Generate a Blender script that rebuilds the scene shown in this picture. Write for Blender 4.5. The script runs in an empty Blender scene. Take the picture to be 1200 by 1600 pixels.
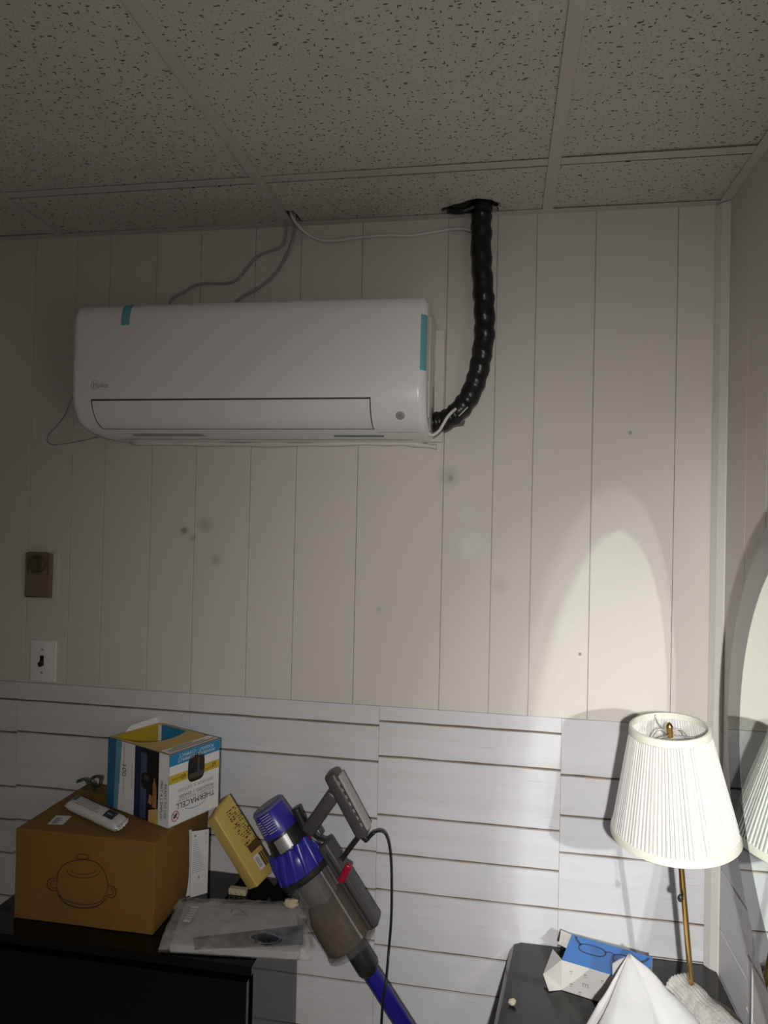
import bpy, bmesh, math, random
from mathutils import Vector, Matrix, noise
random.seed(7)
sc = bpy.context.scene
C = sc.collection
R = math.radians

# ------------------------------------------------------------------ camera
F_PX = 1091.9                                   # focal length in pixels of the 1200 x 1600 frame
CAM = Vector((-0.47736, -1.6308, 1.510))
yaw, pit, rol = R(9.5558), R(0.6653), R(1.275)
fw = Vector((-math.sin(yaw)*math.cos(pit), math.cos(yaw)*math.cos(pit), math.sin(pit)))
r0 = Vector((math.cos(yaw), math.sin(yaw), 0)); u0 = r0.cross(fw)
CR = math.cos(rol)*r0 + math.sin(rol)*u0
CU = -math.sin(rol)*r0 + math.cos(rol)*u0
cd = bpy.data.cameras.new('camera'); cam = bpy.data.objects.new('camera', cd); C.objects.link(cam)
cd.sensor_fit = 'VERTICAL'; cd.sensor_height = 32.0; cd.lens = F_PX/1600*32.0
cd.clip_start = 0.01
cam.matrix_world = Matrix.Translation(CAM) @ Matrix((CR, CU, -fw)).transposed().to_4x4()
sc.camera = cam

# ------------------------------------------------------------------ world, light, exposure
w = bpy.data.worlds.new('world'); sc.world = w; w.use_nodes = True
w.node_tree.nodes['Background'].inputs[0].default_value = (0.9, 0.85, 0.8, 1)
w.node_tree.nodes['Background'].inputs[1].default_value = 0.0
vs = sc.view_settings
vs.view_transform = 'Standard'; vs.look = 'None'; vs.gamma = 1.0; vs.use_curve_mapping = False
vs.exposure = -0.12
# the torch that lights the corner; its light also reaches the wall by way of the round mirror
def spot(name, loc, aim, energy, size, blend, radius, col):
    l = bpy.data.lights.new(name, 'SPOT'); l.energy = energy; l.spot_size = R(size); l.spot_blend = blend
    l.shadow_soft_size = radius; l.color = col
    o = bpy.data.objects.new(name, l); C.objects.link(o); o.location = loc
    o.rotation_euler = (Vector(aim)-Vector(loc)).to_track_quat('-Z', 'Y').to_euler()
    return o
TORCH = (-0.425, -2.05, 1.605); TC = (1.0, 0.965, 0.92)
spot('torch_core', TORCH, (0.28, -0.15, 0.68), 100, 64, 1.0, 0.02, (1.0, 0.98, 0.96))
spot('torch_corona', TORCH, (-0.32, -0.15, 1.10), 20, 62, 1.0, 0.02, (1.0, 0.975, 0.94))
spot('torch_halo', TORCH, (-0.05, -0.15, 0.60), 34, 104, 1.0, 0.02, TC)
spot('torch_spill', TORCH, (-0.05, -0.15, 0.60), 9.5, 165, 1.0, 0.02, TC)
cy = sc.cycles
cy.use_guiding = True; cy.use_surface_guiding = True; cy.guiding_training_samples = 128
cy.blur_glossy = 0.0; cy.sample_clamp_indirect = 0.0; cy.caustics_reflective = True; cy.caustics_refractive = False
cy.max_bounces = 6; cy.diffuse_bounces = 4; cy.glossy_bounces = 3; cy.use_light_tree = False
cy.use_adaptive_sampling = True; cy.adaptive_threshold = 0.03; cy.adaptive_min_samples = 16; cy.transparent_max_bounces = 12
cy.use_denoising = True

# ------------------------------------------------------------------ pixel -> point on a known plane
def ray(x, y): return fw*F_PX + CR*(x-600) - CU*(y-800)
def onY(x, y, Y=0.0): d = ray(x, y); return CAM + d*((Y-CAM.y)/d.y)
def onX(x, y, X=0.0): d = ray(x, y); return CAM + d*((X-CAM.x)/d.x)
def onZ(x, y, Z): d = ray(x, y); return CAM + d*((Z-CAM.z)/d.z)

# ------------------------------------------------------------------ materials
MATS = {}
def mat(name, col, rough=0.6, metal=0.0, var=0.0, vscale=8.0, bump=0.0, bscale=60.0, spec=0.5, stretch=(1, 1, 1), coat=0.0):
    if name in MATS: return MATS[name]
    m = bpy.data.materials.new(name); m.use_nodes = True; nt = m.node_tree; b = nt.nodes['Principled BSDF']
    b.inputs['Base Color'].default_value = (*col, 1); b.inputs['Roughness'].default_value = rough
    b.inputs['Metallic'].default_value = metal; b.inputs['Specular IOR Level'].default_value = spec
    b.inputs['Coat Weight'].default_value = coat
    if var or bump:
        tc = nt.nodes.new('ShaderNodeTexCoord'); mp = nt.nodes.new('ShaderNodeMapping'); mp.inputs['Scale'].default_value = stretch
        nt.links.new(tc.outputs['Object'], mp.inputs['Vector'])
    if var:
        n = nt.nodes.new('ShaderNodeTexNoise'); n.inputs['Scale'].default_value = vscale; n.inputs['Detail'].default_value = 5
        nt.links.new(mp.outputs[0], n.inputs['Vector'])
        mx = nt.nodes.new('ShaderNodeMix'); mx.data_type = 'RGBA'
        mx.inputs[6].default_value = (*[c*(1-var) for c in col], 1); mx.inputs[7].default_value = (*[min(1, c*(1+var)) for c in col], 1)
        nt.links.new(n.outputs['Fac'], mx.inputs[0]); nt.links.new(mx.outputs[2], b.inputs['Base Color'])
    if bump:
        n2 = nt.nodes.new('ShaderNodeTexNoise'); n2.inputs['Scale'].default_value = bscale; n2.inputs['Detail'].default_value = 3
        nt.links.new(mp.outputs[0], n2.inputs['Vector'])
        bp = nt.nodes.new('ShaderNodeBump'); bp.inputs['Strength'].default_value = bump; bp.inputs['Distance'].default_value = 0.002
        nt.links.new(n2.outputs['Fac'], bp.inputs['Height']); nt.links.new(bp.outputs[0], b.inputs['Normal'])
    MATS[name] = m
    return m
def nodes(m): return m.node_tree, m.node_tree.nodes['Principled BSDF']

def stained_paint(name, col, stains, rough=0.55):
    m = mat(name, col, rough, var=0.05, vscale=3.0, bump=0.12, bscale=90)
    nt, b = nodes(m)
    src = b.inputs['Base Color'].links[0].from_socket
    tc = nt.nodes.new('ShaderNodeTexCoord')
    nz = nt.nodes.new('ShaderNodeTexNoise'); nz.inputs['Scale'].default_value = 55; nz.inputs['Detail'].default_value = 4
    nt.links.new(tc.outputs['Object'], nz.inputs['Vector'])
    for (p, rad, c, amt) in stains:
        d = nt.nodes.new('ShaderNodeVectorMath'); d.operation = 'DISTANCE'; d.inputs[1].default_value = p
        nt.links.new(tc.outputs['Object'], d.inputs[0])
        mr = nt.nodes.new('ShaderNodeMapRange'); mr.interpolation_type = 'SMOOTHSTEP'
        mr.inputs['From Min'].default_value = 0; mr.inputs['From Max'].default_value = rad; mr.inputs['To Min'].default_value = amt; mr.inputs['To Max'].default_value = 0
        nt.links.new(d.outputs['Value'], mr.inputs['Value'])
        mu = nt.nodes.new('ShaderNodeMath'); mu.operation = 'MULTIPLY'; nt.links.new(mr.outputs[0], mu.inputs[0]); nt.links.new(nz.outputs['Fac'], mu.inputs[1])
        mx = nt.nodes.new('ShaderNodeMix'); mx.data_type = 'RGBA'; mx.inputs[7].default_value = (*c, 1)
        nt.links.new(mu.outputs[0], mx.inputs[0]); nt.links.new(src, mx.inputs[6]); src = mx.outputs[2]
    nt.links.new(src, b.inputs['Base Color'])
    return m

def plank_mat(name, axis):
    # wallpaper printed with whitewashed boards, modelled as planks: faint grey grain streaks along the board
    m = mat(name, (0.70, 0.695, 0.72), 0.5, spec=0.4)
    nt, b = nodes(m)
    tc = nt.nodes.new('ShaderNodeTexCoord')
    def layer(sc_, stretch, lo, hi):
        mp = nt.nodes.new('ShaderNodeMapping'); mp.inputs['Scale'].default_value = stretch
        nt.links.new(tc.outputs['Object'], mp.inputs['Vector'])
        n = nt.nodes.new('ShaderNodeTexNoise'); n.inputs['Scale'].default_value = sc_; n.inputs['Detail'].default_value = 4; n.inputs['Roughness'].default_value = .6
        nt.links.new(mp.outputs[0], n.inputs['Vector'])
        r = nt.nodes.new('ShaderNodeMapRange'); r.inputs['From Min'].default_value = lo; r.inputs['From Max'].default_value = hi
        nt.links.new(n.outputs['Fac'], r.inputs['Value']); return r.outputs[0]
    st = (1.2, 30, 30) if axis == 'X' else (30, 1.2, 30)
    a = layer(6.0, st, 0.62, 0.74); c = layer(2.2, (st[0]*.8, st[1]*.5, st[2]*.5), 0.3, 0.8)
    m1 = nt.nodes.new('ShaderNodeMix'); m1.data_type = 'RGBA'; m1.inputs[6].default_value = (0.71, 0.705, 0.735, 1); m1.inputs[7].default_value = (0.63, 0.625, 0.64, 1)
    nt.links.new(c, m1.inputs[0])
    m2 = nt.nodes.new('ShaderNodeMix'); m2.data_type = 'RGBA'; m2.inputs[7].default_value = (0.40, 0.385, 0.37, 1)
    mu = nt.nodes.new('ShaderNodeMath'); mu.operation = 'MULTIPLY'; mu.inputs[1].default_value = 0.55; nt.links.new(a, mu.inputs[0])
    nt.links.new(mu.outputs[0], m2.inputs[0]); nt.links.new(m1.outputs[2], m2.inputs[6]); nt.links.new(m2.outputs[2], b.inputs['Base Color'])
    return m

def tile_mat():
    # mineral-fibre ceiling tile: pinholes and short fissures
    m = mat('ceiling_tile', (0.63, 0.60, 0.54), 0.9, spec=0.2)
    nt, b = nodes(m)
    tc = nt.nodes.new('ShaderNodeTexCoord')
    dn = nt.nodes.new('ShaderNodeTexNoise'); dn.inputs['Scale'].default_value = 30; nt.links.new(tc.outputs['Object'], dn.inputs['Vector'])
    ad = nt.nodes.new('ShaderNodeVectorMath'); ad.operation = 'MULTIPLY_ADD'; ad.inputs[1].default_value = (.012, .012, 0)
    nt.links.new(dn.outputs['Color'], ad.inputs[0]); nt.links.new(tc.outputs['Object'], ad.inputs[2])
    prev = None
    for (sc_, stretch, rot, rad, dens) in ((72, (1.0, .50, 0), .5, .085, .55), (72, (.42, 1.0, 0), -.25, .085, .75), (110, (1, 1, 0), 0, .085, .6), (46, (.45, 1.0, 0), .15, .075, .55)):
        mp = nt.nodes.new('ShaderNodeMapping'); mp.inputs['Scale'].default_value = stretch; mp.inputs['Rotation'].default_value = (0, 0, rot)
        nt.links.new(ad.outputs[0], mp.inputs['Vector'])
        v = nt.nodes.new('ShaderNodeTexVoronoi'); v.inputs['Scale'].default_value = sc_; v.voronoi_dimensions = '2D'
        nt.links.new(mp.outputs[0], v.inputs['Vector'])
        sp = nt.nodes.new('ShaderNodeSeparateColor'); nt.links.new(v.outputs['Color'], sp.inputs[0])
        lt = nt.nodes.new('ShaderNodeMath'); lt.operation = 'LESS_THAN'; lt.inputs[1].default_value = dens; nt.links.new(sp.outputs[0], lt.inputs[0])
        sm = nt.nodes.new('ShaderNodeMapRange'); sm.inputs['From Min'].default_value = rad*.75; sm.inputs['From Max'].default_value = rad*1.1
        sm.inputs['To Min'].default_value = 1; sm.inputs['To Max'].default_value = 0; nt.links.new(v.outputs['Distance'], sm.inputs['Value'])
        mu = nt.nodes.new('ShaderNodeMath'); mu.operation = 'MULTIPLY'; nt.links.new(lt.outputs[0], mu.inputs[0]); nt.links.new(sm.outputs[0], mu.inputs[1])
        if prev is None: prev = mu.outputs[0]
        else:
            mxx = nt.nodes.new('ShaderNodeMath'); mxx.operation = 'MAXIMUM'; nt.links.new(prev, mxx.inputs[0]); nt.links.new(mu.outputs[0], mxx.inputs[1]); prev = mxx.outputs[0]
    n2 = nt.nodes.new('ShaderNodeTexNoise'); n2.inputs['Scale'].default_value = 7; nt.links.new(tc.outputs['Object'], n2.inputs['Vector'])
    m1 = nt.nodes.new('ShaderNodeMix'); m1.data_type = 'RGBA'; m1.inputs[6].default_value = (0.66, 0.63, 0.575, 1); m1.inputs[7].default_value = (0.59, 0.56, 0.51, 1); nt.links.new(n2.outputs['Fac'], m1.inputs[0])
    m2 = nt.nodes.new('ShaderNodeMix'); m2.data_type = 'RGBA'; m2.inputs[7].default_value = (0.17, 0.13, 0.09, 1)
    nt.links.new(prev, m2.inputs[0]); nt.links.new(m1.outputs[2], m2.inputs[6]); nt.links.new(m2.outputs[2], b.inputs['Base Color'])
    bp = nt.nodes.new('ShaderNodeBump'); bp.invert = True; bp.inputs['Strength'].default_value = .6; bp.inputs['Distance'].default_value = .002
    nt.links.new(prev, bp.inputs['Height']); nt.links.new(bp.outputs[0], b.inputs['Normal'])
    return m

def film_mat(name, col, transp, rough):
    m = bpy.data.materials.new(name); m.use_nodes = True; nt = m.node_tree; b = nt.nodes['Principled BSDF']; out = nt.nodes['Material Output']
    b.inputs['Base Color'].default_value = (*col, 1); b.inputs['Roughness'].default_value = rough
    t = nt.nodes.new('ShaderNodeBsdfTransparent'); mx = nt.nodes.new('ShaderNodeMixShader')
    tc = nt.nodes.new('ShaderNodeTexCoord'); n = nt.nodes.new('ShaderNodeTexNoise'); n.inputs['Scale'].default_value = 26; n.inputs['Detail'].default_value = 4
    nt.links.new(tc.outputs['Object'], n.inputs['Vector'])
    mr = nt.nodes.new('ShaderNodeMapRange'); mr.inputs['From Min'].default_value = .3; mr.inputs['From Max'].default_value = .7
    mr.inputs['To Min'].default_value = max(0, transp-.15); mr.inputs['To Max'].default_value = min(1, transp+.15)
    nt.links.new(n.outputs['Fac'], mr.inputs['Value']); nt.links.new(mr.outputs[0], mx.inputs[0])
    nt.links.new(b.outputs[0], mx.inputs[1]); nt.links.new(t.outputs[0], mx.inputs[2]); nt.links.new(mx.outputs[0], out.inputs['Surface'])
    return m

PAINT_COL = (0.66, 0.625, 0.575)
def wp(x, y): p = onY(x, y); return (p.x, p.y, p.z)
M_paint = stained_paint('painted_panelling', PAINT_COL, [
    (wp(288, 829), .016, (.12, .10, .09), 1.3), (wp(320, 820), .030, (.22, .20, .18), .8), (wp(338, 875), .022, (.22, .20, .18), .8),
    (wp(301, 840), .014, (.2, .18, .17), .8), (wp(700, 745), .035, (.25, .24, .23), .7), (wp(704, 747), .010, (.12, .11, .1), 1.0),
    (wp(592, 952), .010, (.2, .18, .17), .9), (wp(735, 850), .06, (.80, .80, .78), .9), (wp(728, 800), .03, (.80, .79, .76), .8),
    (wp(780, 915), .03, (.40, .36, .31), .6), (wp(906, 1022), .006, (.15, .10, .06), 1.6), (wp(985, 676), .006, (.1, .09, .08), 1.6)])
M_paint_plain = mat('painted_wall', PAINT_COL, .6, var=.05, vscale=3)
M_groove = mat('groove_paint', (0.50, 0.475, 0.435), .8)
M_gap = mat('plank_gap', (0.17, 0.125, 0.085), .9, var=.6, vscale=50)
M_plank = plank_mat('plank_wallpaper', 'X'); M_plank_r = plank_mat('plank_wallpaper_side', 'Y')
M_tile = tile_mat()
M_tee = mat('ceiling_grid', (0.60, 0.565, 0.52), .5, var=.05, vscale=6)
M_dark = mat('plenum_dark', (0.05, 0.045, 0.04), .95)
M_trim = mat('trim_paint', (0.66, 0.64, 0.60), .45, var=.04, vscale=5)
M_ac = mat('ac_plastic', (0.85, 0.85, 0.85), .28, spec=.5)
M_ac2 = mat('ac_plastic_flap', (0.83, 0.83, 0.835), .3, spec=.5)
M_acgap = mat('ac_recess', (0.12, 0.12, 0.12), .7)
M_acgrey = mat('ac_grey', (0.36, 0.35, 0.34), .5)
M_cyan = mat('blue_tape', (0.16, 0.44, 0.52), .45, var=.08, vscale=30)
M_blue_dk = mat('dark_blue_strip', (0.05, 0.13, 0.22), .5)
M_black = mat('black_vinyl', (0.009, 0.009, 0.009), .33, bump=.25, bscale=90, spec=.5)
M_white_pl = mat('white_cable', (0.72, 0.71, 0.68), .45)
M_grey_cable = mat('grey_cable', (0.34, 0.33, 0.30), .5)
M_lacq = mat('black_lacquer', (0.0035, 0.003, 0.003), .09, spec=.4, var=.3, vscale=9)
M_lacq2 = mat('dark_lacquer_top', (0.020, 0.018, 0.018), .16, spec=.5, var=.2, vscale=14, bump=.02, bscale=200)
M_card = mat('cardboard', (0.225, 0.115, 0.020), .85, var=.10, vscale=14, bump=.08, bscale=200)
M_card_tape = mat('packing_tape', (0.34, 0.215, 0.09), .35)
M_ink = mat('black_ink', (0.02, 0.018, 0.016), .7)
M_brown_ink = mat('brown_ink', (0.09, 0.045, 0.012), .7)
M_paper = mat('white_paper', (0.72, 0.71, 0.72), .7, var=.03, vscale=20)
M_print = mat('box_white', (0.84, 0.83, 0.835), .42)
M_pblue = mat('box_blue', (0.02, 0.25, 0.48), .4)
M_pblue2 = mat('box_blue_deep', (0.02, 0.13, 0.26), .4, var=.4, vscale=16)
M_pnavy = mat('box_navy', (0.015, 0.022, 0.075), .4, var=.6, vscale=40)
M_pyel = mat('box_yellow', (0.60, 0.46, 0.03), .5)
M_pyel2 = mat('box_yellow_pale', (0.58, 0.42, 0.12), .5, var=.15, vscale=30)
M_pblack = mat('box_black', (0.012, 0.010, 0.010), .35)
M_pgrey = mat('print_grey', (0.30, 0.30, 0.31), .6)
M_porange = mat('print_fire', (0.42, 0.20, 0.08), .5, var=.5, vscale=60)
M_pred = mat('print_red', (0.45, 0.03, 0.04), .5)
M_yellow = mat('yellow_carton', (0.60, 0.44, 0.12), .38, var=.05, vscale=12)
M_beige = mat('beige_foam', (0.55, 0.46, 0.32), .9, var=.2, vscale=80, bump=.5, bscale=150)
M_dysblue = mat('vacuum_blue', (0.035, 0.03, 0.36), .28)
M_dyspurp = mat('wand_blue', (0.022, 0.018, 0.30), .28, metal=.3)
M_dgrey = mat('vacuum_grey', (0.070, 0.066, 0.066), .38)
M_dgrey2 = mat('vacuum_dark', (0.022, 0.020, 0.020), .35)
M_silver = mat('vacuum_silver', (0.45, 0.44, 0.44), .3, metal=.6)
M_midgrey = mat('vacuum_cap_grey', (0.19, 0.185, 0.185), .5)
M_dred = mat('vacuum_red', (0.36, 0.008, 0.035), .3)
M_dust = mat('dust', (0.14, 0.095, 0.058), 1.0, var=.6, vscale=60, bump=1.0, bscale=90)
M_lab = mat('grey_label', (0.42, 0.41, 0.41), .5, var=.15, vscale=120, stretch=(1, 1, 4))
M_bin = film_mat('clear_bin', (0.17, 0.165, 0.16), .68, .10)
M_film = film_mat('plastic_film', (0.74, 0.73, 0.73), .76, .12)
M_blackcord = mat('black_cord', (0.012, 0.012, 0.012), .45)
M_thermo = mat('thermostat_beige', (0.20, 0.155, 0.10), .5, var=.08, vscale=50)
M_thermo_dk = mat('thermostat_knob', (0.10, 0.075, 0.045), .45)
M_plate = mat('switch_plate', (0.84, 0.81, 0.79), .35)
M_brass = mat('brass', (0.62, 0.40, 0.14), .22, metal=1.0)
M_basebr = mat('lamp_base', (0.16, 0.12, 0.09), .25, metal=.7)
M_band = mat('shade_band', (0.74, 0.72, 0.63), .8)
M_glassblue = mat('glasses_box_blue', (0.03, 0.20, 0.62), .35)
M_glasswhite = mat('glasses_box_white', (0.66, 0.645, 0.62), .6)
M_sock = mat('sock_knit', (0.50, 0.49, 0.47), .95, var=.25, vscale=160, bump=.8, bscale=350)
M_bag = mat('white_bag', (0.66, 0.655, 0.66), .45, var=.04, vscale=9, bump=.10, bscale=30)
M_green = mat('green_cord', (0.05, 0.07, 0.03), .6)
M_floor = mat('floor_laminate', (0.52, 0.47, 0.41), .6, var=.12, vscale=20)
m = mat('mirror_glass', (0.86, 0.92, 0.87), 0.0, metal=1.0); M_mirror = m
M_ring = mat('smoked_mirror', (0.17, 0.172, 0.175), 0.0, metal=1.0)
M_edge = mat('glass_edge', (0.55, 0.66, 0.60), .12, metal=.4)
def shade_mat():
    m = bpy.data.materials.new('shade_fabric'); m.use_nodes = True; nt = m.node_tree; out = nt.nodes['Material Output']
    nt.nodes.remove(nt.nodes['Principled BSDF'])
    d = nt.nodes.new('ShaderNodeBsdfDiffuse'); d.inputs[0].default_value = (.80, .795, .78, 1)
    t = nt.nodes.new('ShaderNodeBsdfTranslucent'); t.inputs[0].default_value = (.80, .77, .70, 1)
    mx = nt.nodes.new('ShaderNodeMixShader'); mx.inputs[0].default_value = .22
    tc = nt.nodes.new('ShaderNodeTexCoord'); n = nt.nodes.new('ShaderNodeTexNoise'); n.inputs['Scale'].default_value = 400
    nt.links.new(tc.outputs['Object'], n.inputs['Vector'])
    bp = nt.nodes.new('ShaderNodeBump'); bp.inputs['Strength'].default_value = .15; bp.inputs['Distance'].default_value = .001
    nt.links.new(n.outputs['Fac'], bp.inputs['Height']); nt.links.new(bp.outputs[0], d.inputs['Normal'])
    nt.links.new(d.outputs[0], mx.inputs[1]); nt.links.new(t.outputs[0], mx.inputs[2]); nt.links.new(mx.outputs[0], out.inputs['Surface'])
    return m
M_shade = shade_mat()

# ------------------------------------------------------------------ mesh helpers (bmesh in world or thing-local coordinates)
def B(): return bmesh.new()
def box(bm, c, s, rot=None, bev=0.0, seg=2):
    """axis box: centre c, full size s, optional 3x3 rotation"""
    vs_ = []
    for i in (-.5, .5):
        for j in (-.5, .5):
            for k in (-.5, .5):
                v = Vector((i*s[0], j*s[1], k*s[2]))
                if rot is not None: v = rot @ v
                vs_.append(bm.verts.new(v + Vector(c)))
    fs = [(0, 1, 3, 2), (4, 6, 7, 5), (0, 4, 5, 1), (2, 3, 7, 6), (0, 2, 6, 4), (1, 5, 7, 3)]
    faces = [bm.faces.new([vs_[i] for i in f]) for f in fs]
    if bev:
        ed = list({e for f in faces for e in f.edges})
        bmesh.ops.bevel(bm, geom=ed, offset=bev, segments=seg, affect='EDGES', profile=.5)
    return bm
def frame(x, y, z): return Matrix((Vector(x).normalized(), Vector(y).normalized(), Vector(z).normalized())).transposed()
def perp(d):
    d = d.normalized(); a = Vector((0, 0, 1)) if abs(d.z) < .9 else Vector((1, 0, 0))
    x = d.cross(a).normalized(); return x, d.cross(x).normalized()
def lathe(bm, o, d, prof, seg=32, cap0=True, cap1=True):
    d = Vector(d).normalized(); x, y = perp(d); o = Vector(o); rings = []
    for (u, r) in prof:
        rings.append([bm.verts.new(o + d*u + (x*math.cos(2*math.pi*i/seg) + y*math.sin(2*math.pi*i/seg))*r) for i in range(seg)])
    for a, b in zip(rings, rings[1:]):
        for i in range(seg): bm.faces.new((a[i], a[(i+1) % seg], b[(i+1) % seg], b[i]))
    if cap0: bm.faces.new(rings[0][::-1])
    if cap1: bm.faces.new(rings[-1])
    return bm
def smooth_path(pts, n=8):
    pts = [Vector(p) for p in pts]; out = []
    for i in range(len(pts)-1):
        p0 = pts[max(i-1, 0)]; p1 = pts[i]; p2 = pts[i+1]; p3 = pts[min(i+2, len(pts)-1)]
        for k in range(n):
            t = k/n
            out.append(.5*((2*p1) + (p2-p0)*t + (2*p0-5*p1+4*p2-p3)*t*t + (3*p1-p0-3*p2+p3)*t**3))
    out.append(pts[-1]); return out
def tube(bm, pts, r, seg=10, caps=True):
    """r: number or function(i, n, angle)"""
    pts = [Vector(p) for p in pts]; n = len(pts); rings = []; X = None
    for i, p in enumerate(pts):
        t = (pts[min(i+1, n-1)] - pts[max(i-1, 0)]).normalized()
        if X is None: X, _ = perp(t)
        X = (X - t*X.dot(t)).normalized(); Y = t.cross(X)
        ring = []
        for k in range(seg):
            a = 2*math.pi*k/seg; rr = r(i, n, a) if callable(r) else r
            ring.append(bm.verts.new(p + (X*math.cos(a) + Y*math.sin(a))*rr))
        rings.append(ring)
    for a, b in zip(rings, rings[1:]):
        for k in range(seg): bm.faces.new((a[k], a[(k+1) % seg], b[(k+1) % seg], b[k]))
    if caps: bm.faces.new(rings[0][::-1]); bm.faces.new(rings[-1])
    return bm
def prism(bm, loop, ext):
    ext = Vector(ext); a = [bm.verts.new(Vector(p)) for p in loop]; b = [bm.verts.new(Vector(p)+ext) for p in loop]; n = len(a)
    bm.faces.new(a); bm.faces.new(b[::-1])
    for i in range(n): bm.faces.new((a[i], b[i], b[(i+1) % n], a[(i+1) % n]))
    return bm
def ribbon(bm, pts, wdt, nrm, closed=False):
    nrm = Vector(nrm).normalized(); pts = [Vector(p) for p in pts]; n = len(pts); L = []
    for i, p in enumerate(pts):
        a = pts[(i-1) % n] if closed or i else pts[i]; c = pts[(i+1) % n] if closed or i < n-1 else pts[i]
        s = (c-a).cross(nrm).normalized()*wdt/2
        L.append((bm.verts.new(p-s), bm.verts.new(p+s)))
    for i in range(n if closed else n-1):
        a, b = L[i], L[(i+1) % n]; bm.faces.new((a[0], a[1], b[1], b[0]))
    return bm
def grid(bm, P, nu, nv, keep=None):
    V = [[bm.verts.new(P(i/nu, j/nv)) for j in range(nv+1)] for i in range(nu+1)]
    for i in range(nu):
        for j in range(nv):
            if keep is None or keep((i+.5)/nu, (j+.5)/nv): bm.faces.new((V[i][j], V[i+1][j], V[i+1][j+1], V[i][j+1]))
    return V
def text_bm(bm, s, o, X, Y, height, align='CENTER', bold=0.0):
    cu = bpy.data.curves.new('t', 'FONT'); cu.body = s; cu.align_x = align; cu.align_y = 'CENTER'; cu.size = 1.0; cu.resolution_u = 2; cu.offset = bold
    ob = bpy.data.objects.new('t', cu); C.objects.link(ob)
    dg = bpy.context.evaluated_depsgraph_get(); me = bpy.data.meshes.new_from_object(ob.evaluated_get(dg))
    X = Vector(X).normalized(); Y = Vector(Y).normalized(); o = Vector(o)
    vv = [bm.verts.new(o + (X*v.co.x + Y*v.co.y)*height) for v in me.vertices]
    for p in me.polygons:
        try: bm.faces.new([vv[i] for i in p.vertices])
        except ValueError: pass
    bpy.data.objects.remove(ob); bpy.data.meshes.remove(me); bpy.data.curves.remove(cu)
    return bm
def quad(bm, a, b, c, d): bm.faces.new([bm.verts.new(Vector(p)) for p in (a, b, c, d)]); return bm

def obj(name, bm, m, parent=None, local=False, smooth=False, solid=0.0, bevel=0.0, autosmooth=None):
    """ONE mesh object. World coordinates are turned into the thing's own (root at its base)."""
    if not local:
        if parent is not None:
            r = parent
            while r.parent is not None: r = r.parent
            off = r.location.copy()
            if parent is not r: off = off + parent.location
            for v in bm.verts: v.co -= off
            loc = Vector((0, 0, 0))
        else:
            cs = [v.co for v in bm.verts]
            lo = Vector([min(c[i] for c in cs) for i in range(3)]); hi = Vector([max(c[i] for c in cs) for i in range(3)])
            loc = Vector(((lo.x+hi.x)/2, (lo.y+hi.y)/2, lo.z))
            for v in bm.verts: v.co -= loc
    else: loc = Vector((0, 0, 0))
    bmesh.ops.recalc_face_normals(bm, faces=bm.faces[:])
    me = bpy.data.meshes.new(name); bm.to_mesh(me); bm.free(); me.materials.append(m)
    if smooth:
        me.polygons.foreach_set('use_smooth', [True]*len(me.polygons))
        if autosmooth: me.set_sharp_from_angle(angle=R(autosmooth))
    o = bpy.data.objects.new(name, me); C.objects.link(o); o.location = loc
    if parent is not None: o.parent = parent
    if solid:
        md = o.modifiers.new('solid', 'SOLIDIFY'); md.thickness = solid; md.offset = -1
    if bevel:
        md = o.modifiers.new('bevel', 'BEVEL'); md.width = bevel; md.segments = 2; md.limit_method = 'ANGLE'
    return o
def tag(o, label, cat, group=None):
    o['label'] = label; o['category'] = cat
    if group: o['group'] = group
    return o
def thing(name, label, cat, loc, rot=None, group=None):
    o = bpy.data.objects.new(name, None); C.objects.link(o); o.location = loc; o.empty_display_size = .05
    if rot: o.rotation_euler = rot
    return tag(o, label, cat, group)
def struct(name, bm, m):
    """setting: mesh kept in world coordinates (origin at the world's origin)"""
    o = obj(name, bm, m, local=True); o['kind'] = 'structure'; return o

# ================================================================== THE ROOM
X_L, Y_F, Z_C = -2.75, -3.1, 2.22
floor = struct('floor', box(B(), ((X_L)/2, Y_F/2, -.05), (-X_L+.2, -Y_F+.2, .1)), M_floor)
wall_back = struct('wall_back', box(B(), (X_L/2, .06, 1.3), (-X_L+.2, .108, 2.6)), M_groove)
wall_right = struct('wall_right', box(B(), (.06, Y_F/2, 1.3), (.108, -Y_F+.1, 2.6)), M_groove)
wall_left = struct('wall_left', box(B(), (X_L-.05, Y_F/2, 1.3), (.1, -Y_F, 2.6)), M_paint_plain)
wall_front = struct('wall_front', box(B(), (X_L/2, Y_F-.05, 1.3), (-X_L, .1, 2.6)), M_paint_plain)
ceiling = struct('ceiling', box(B(), (X_L/2, Y_F/2, 2.66), (-X_L+.2, -Y_F+.2, .1)), M_dark)

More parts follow.
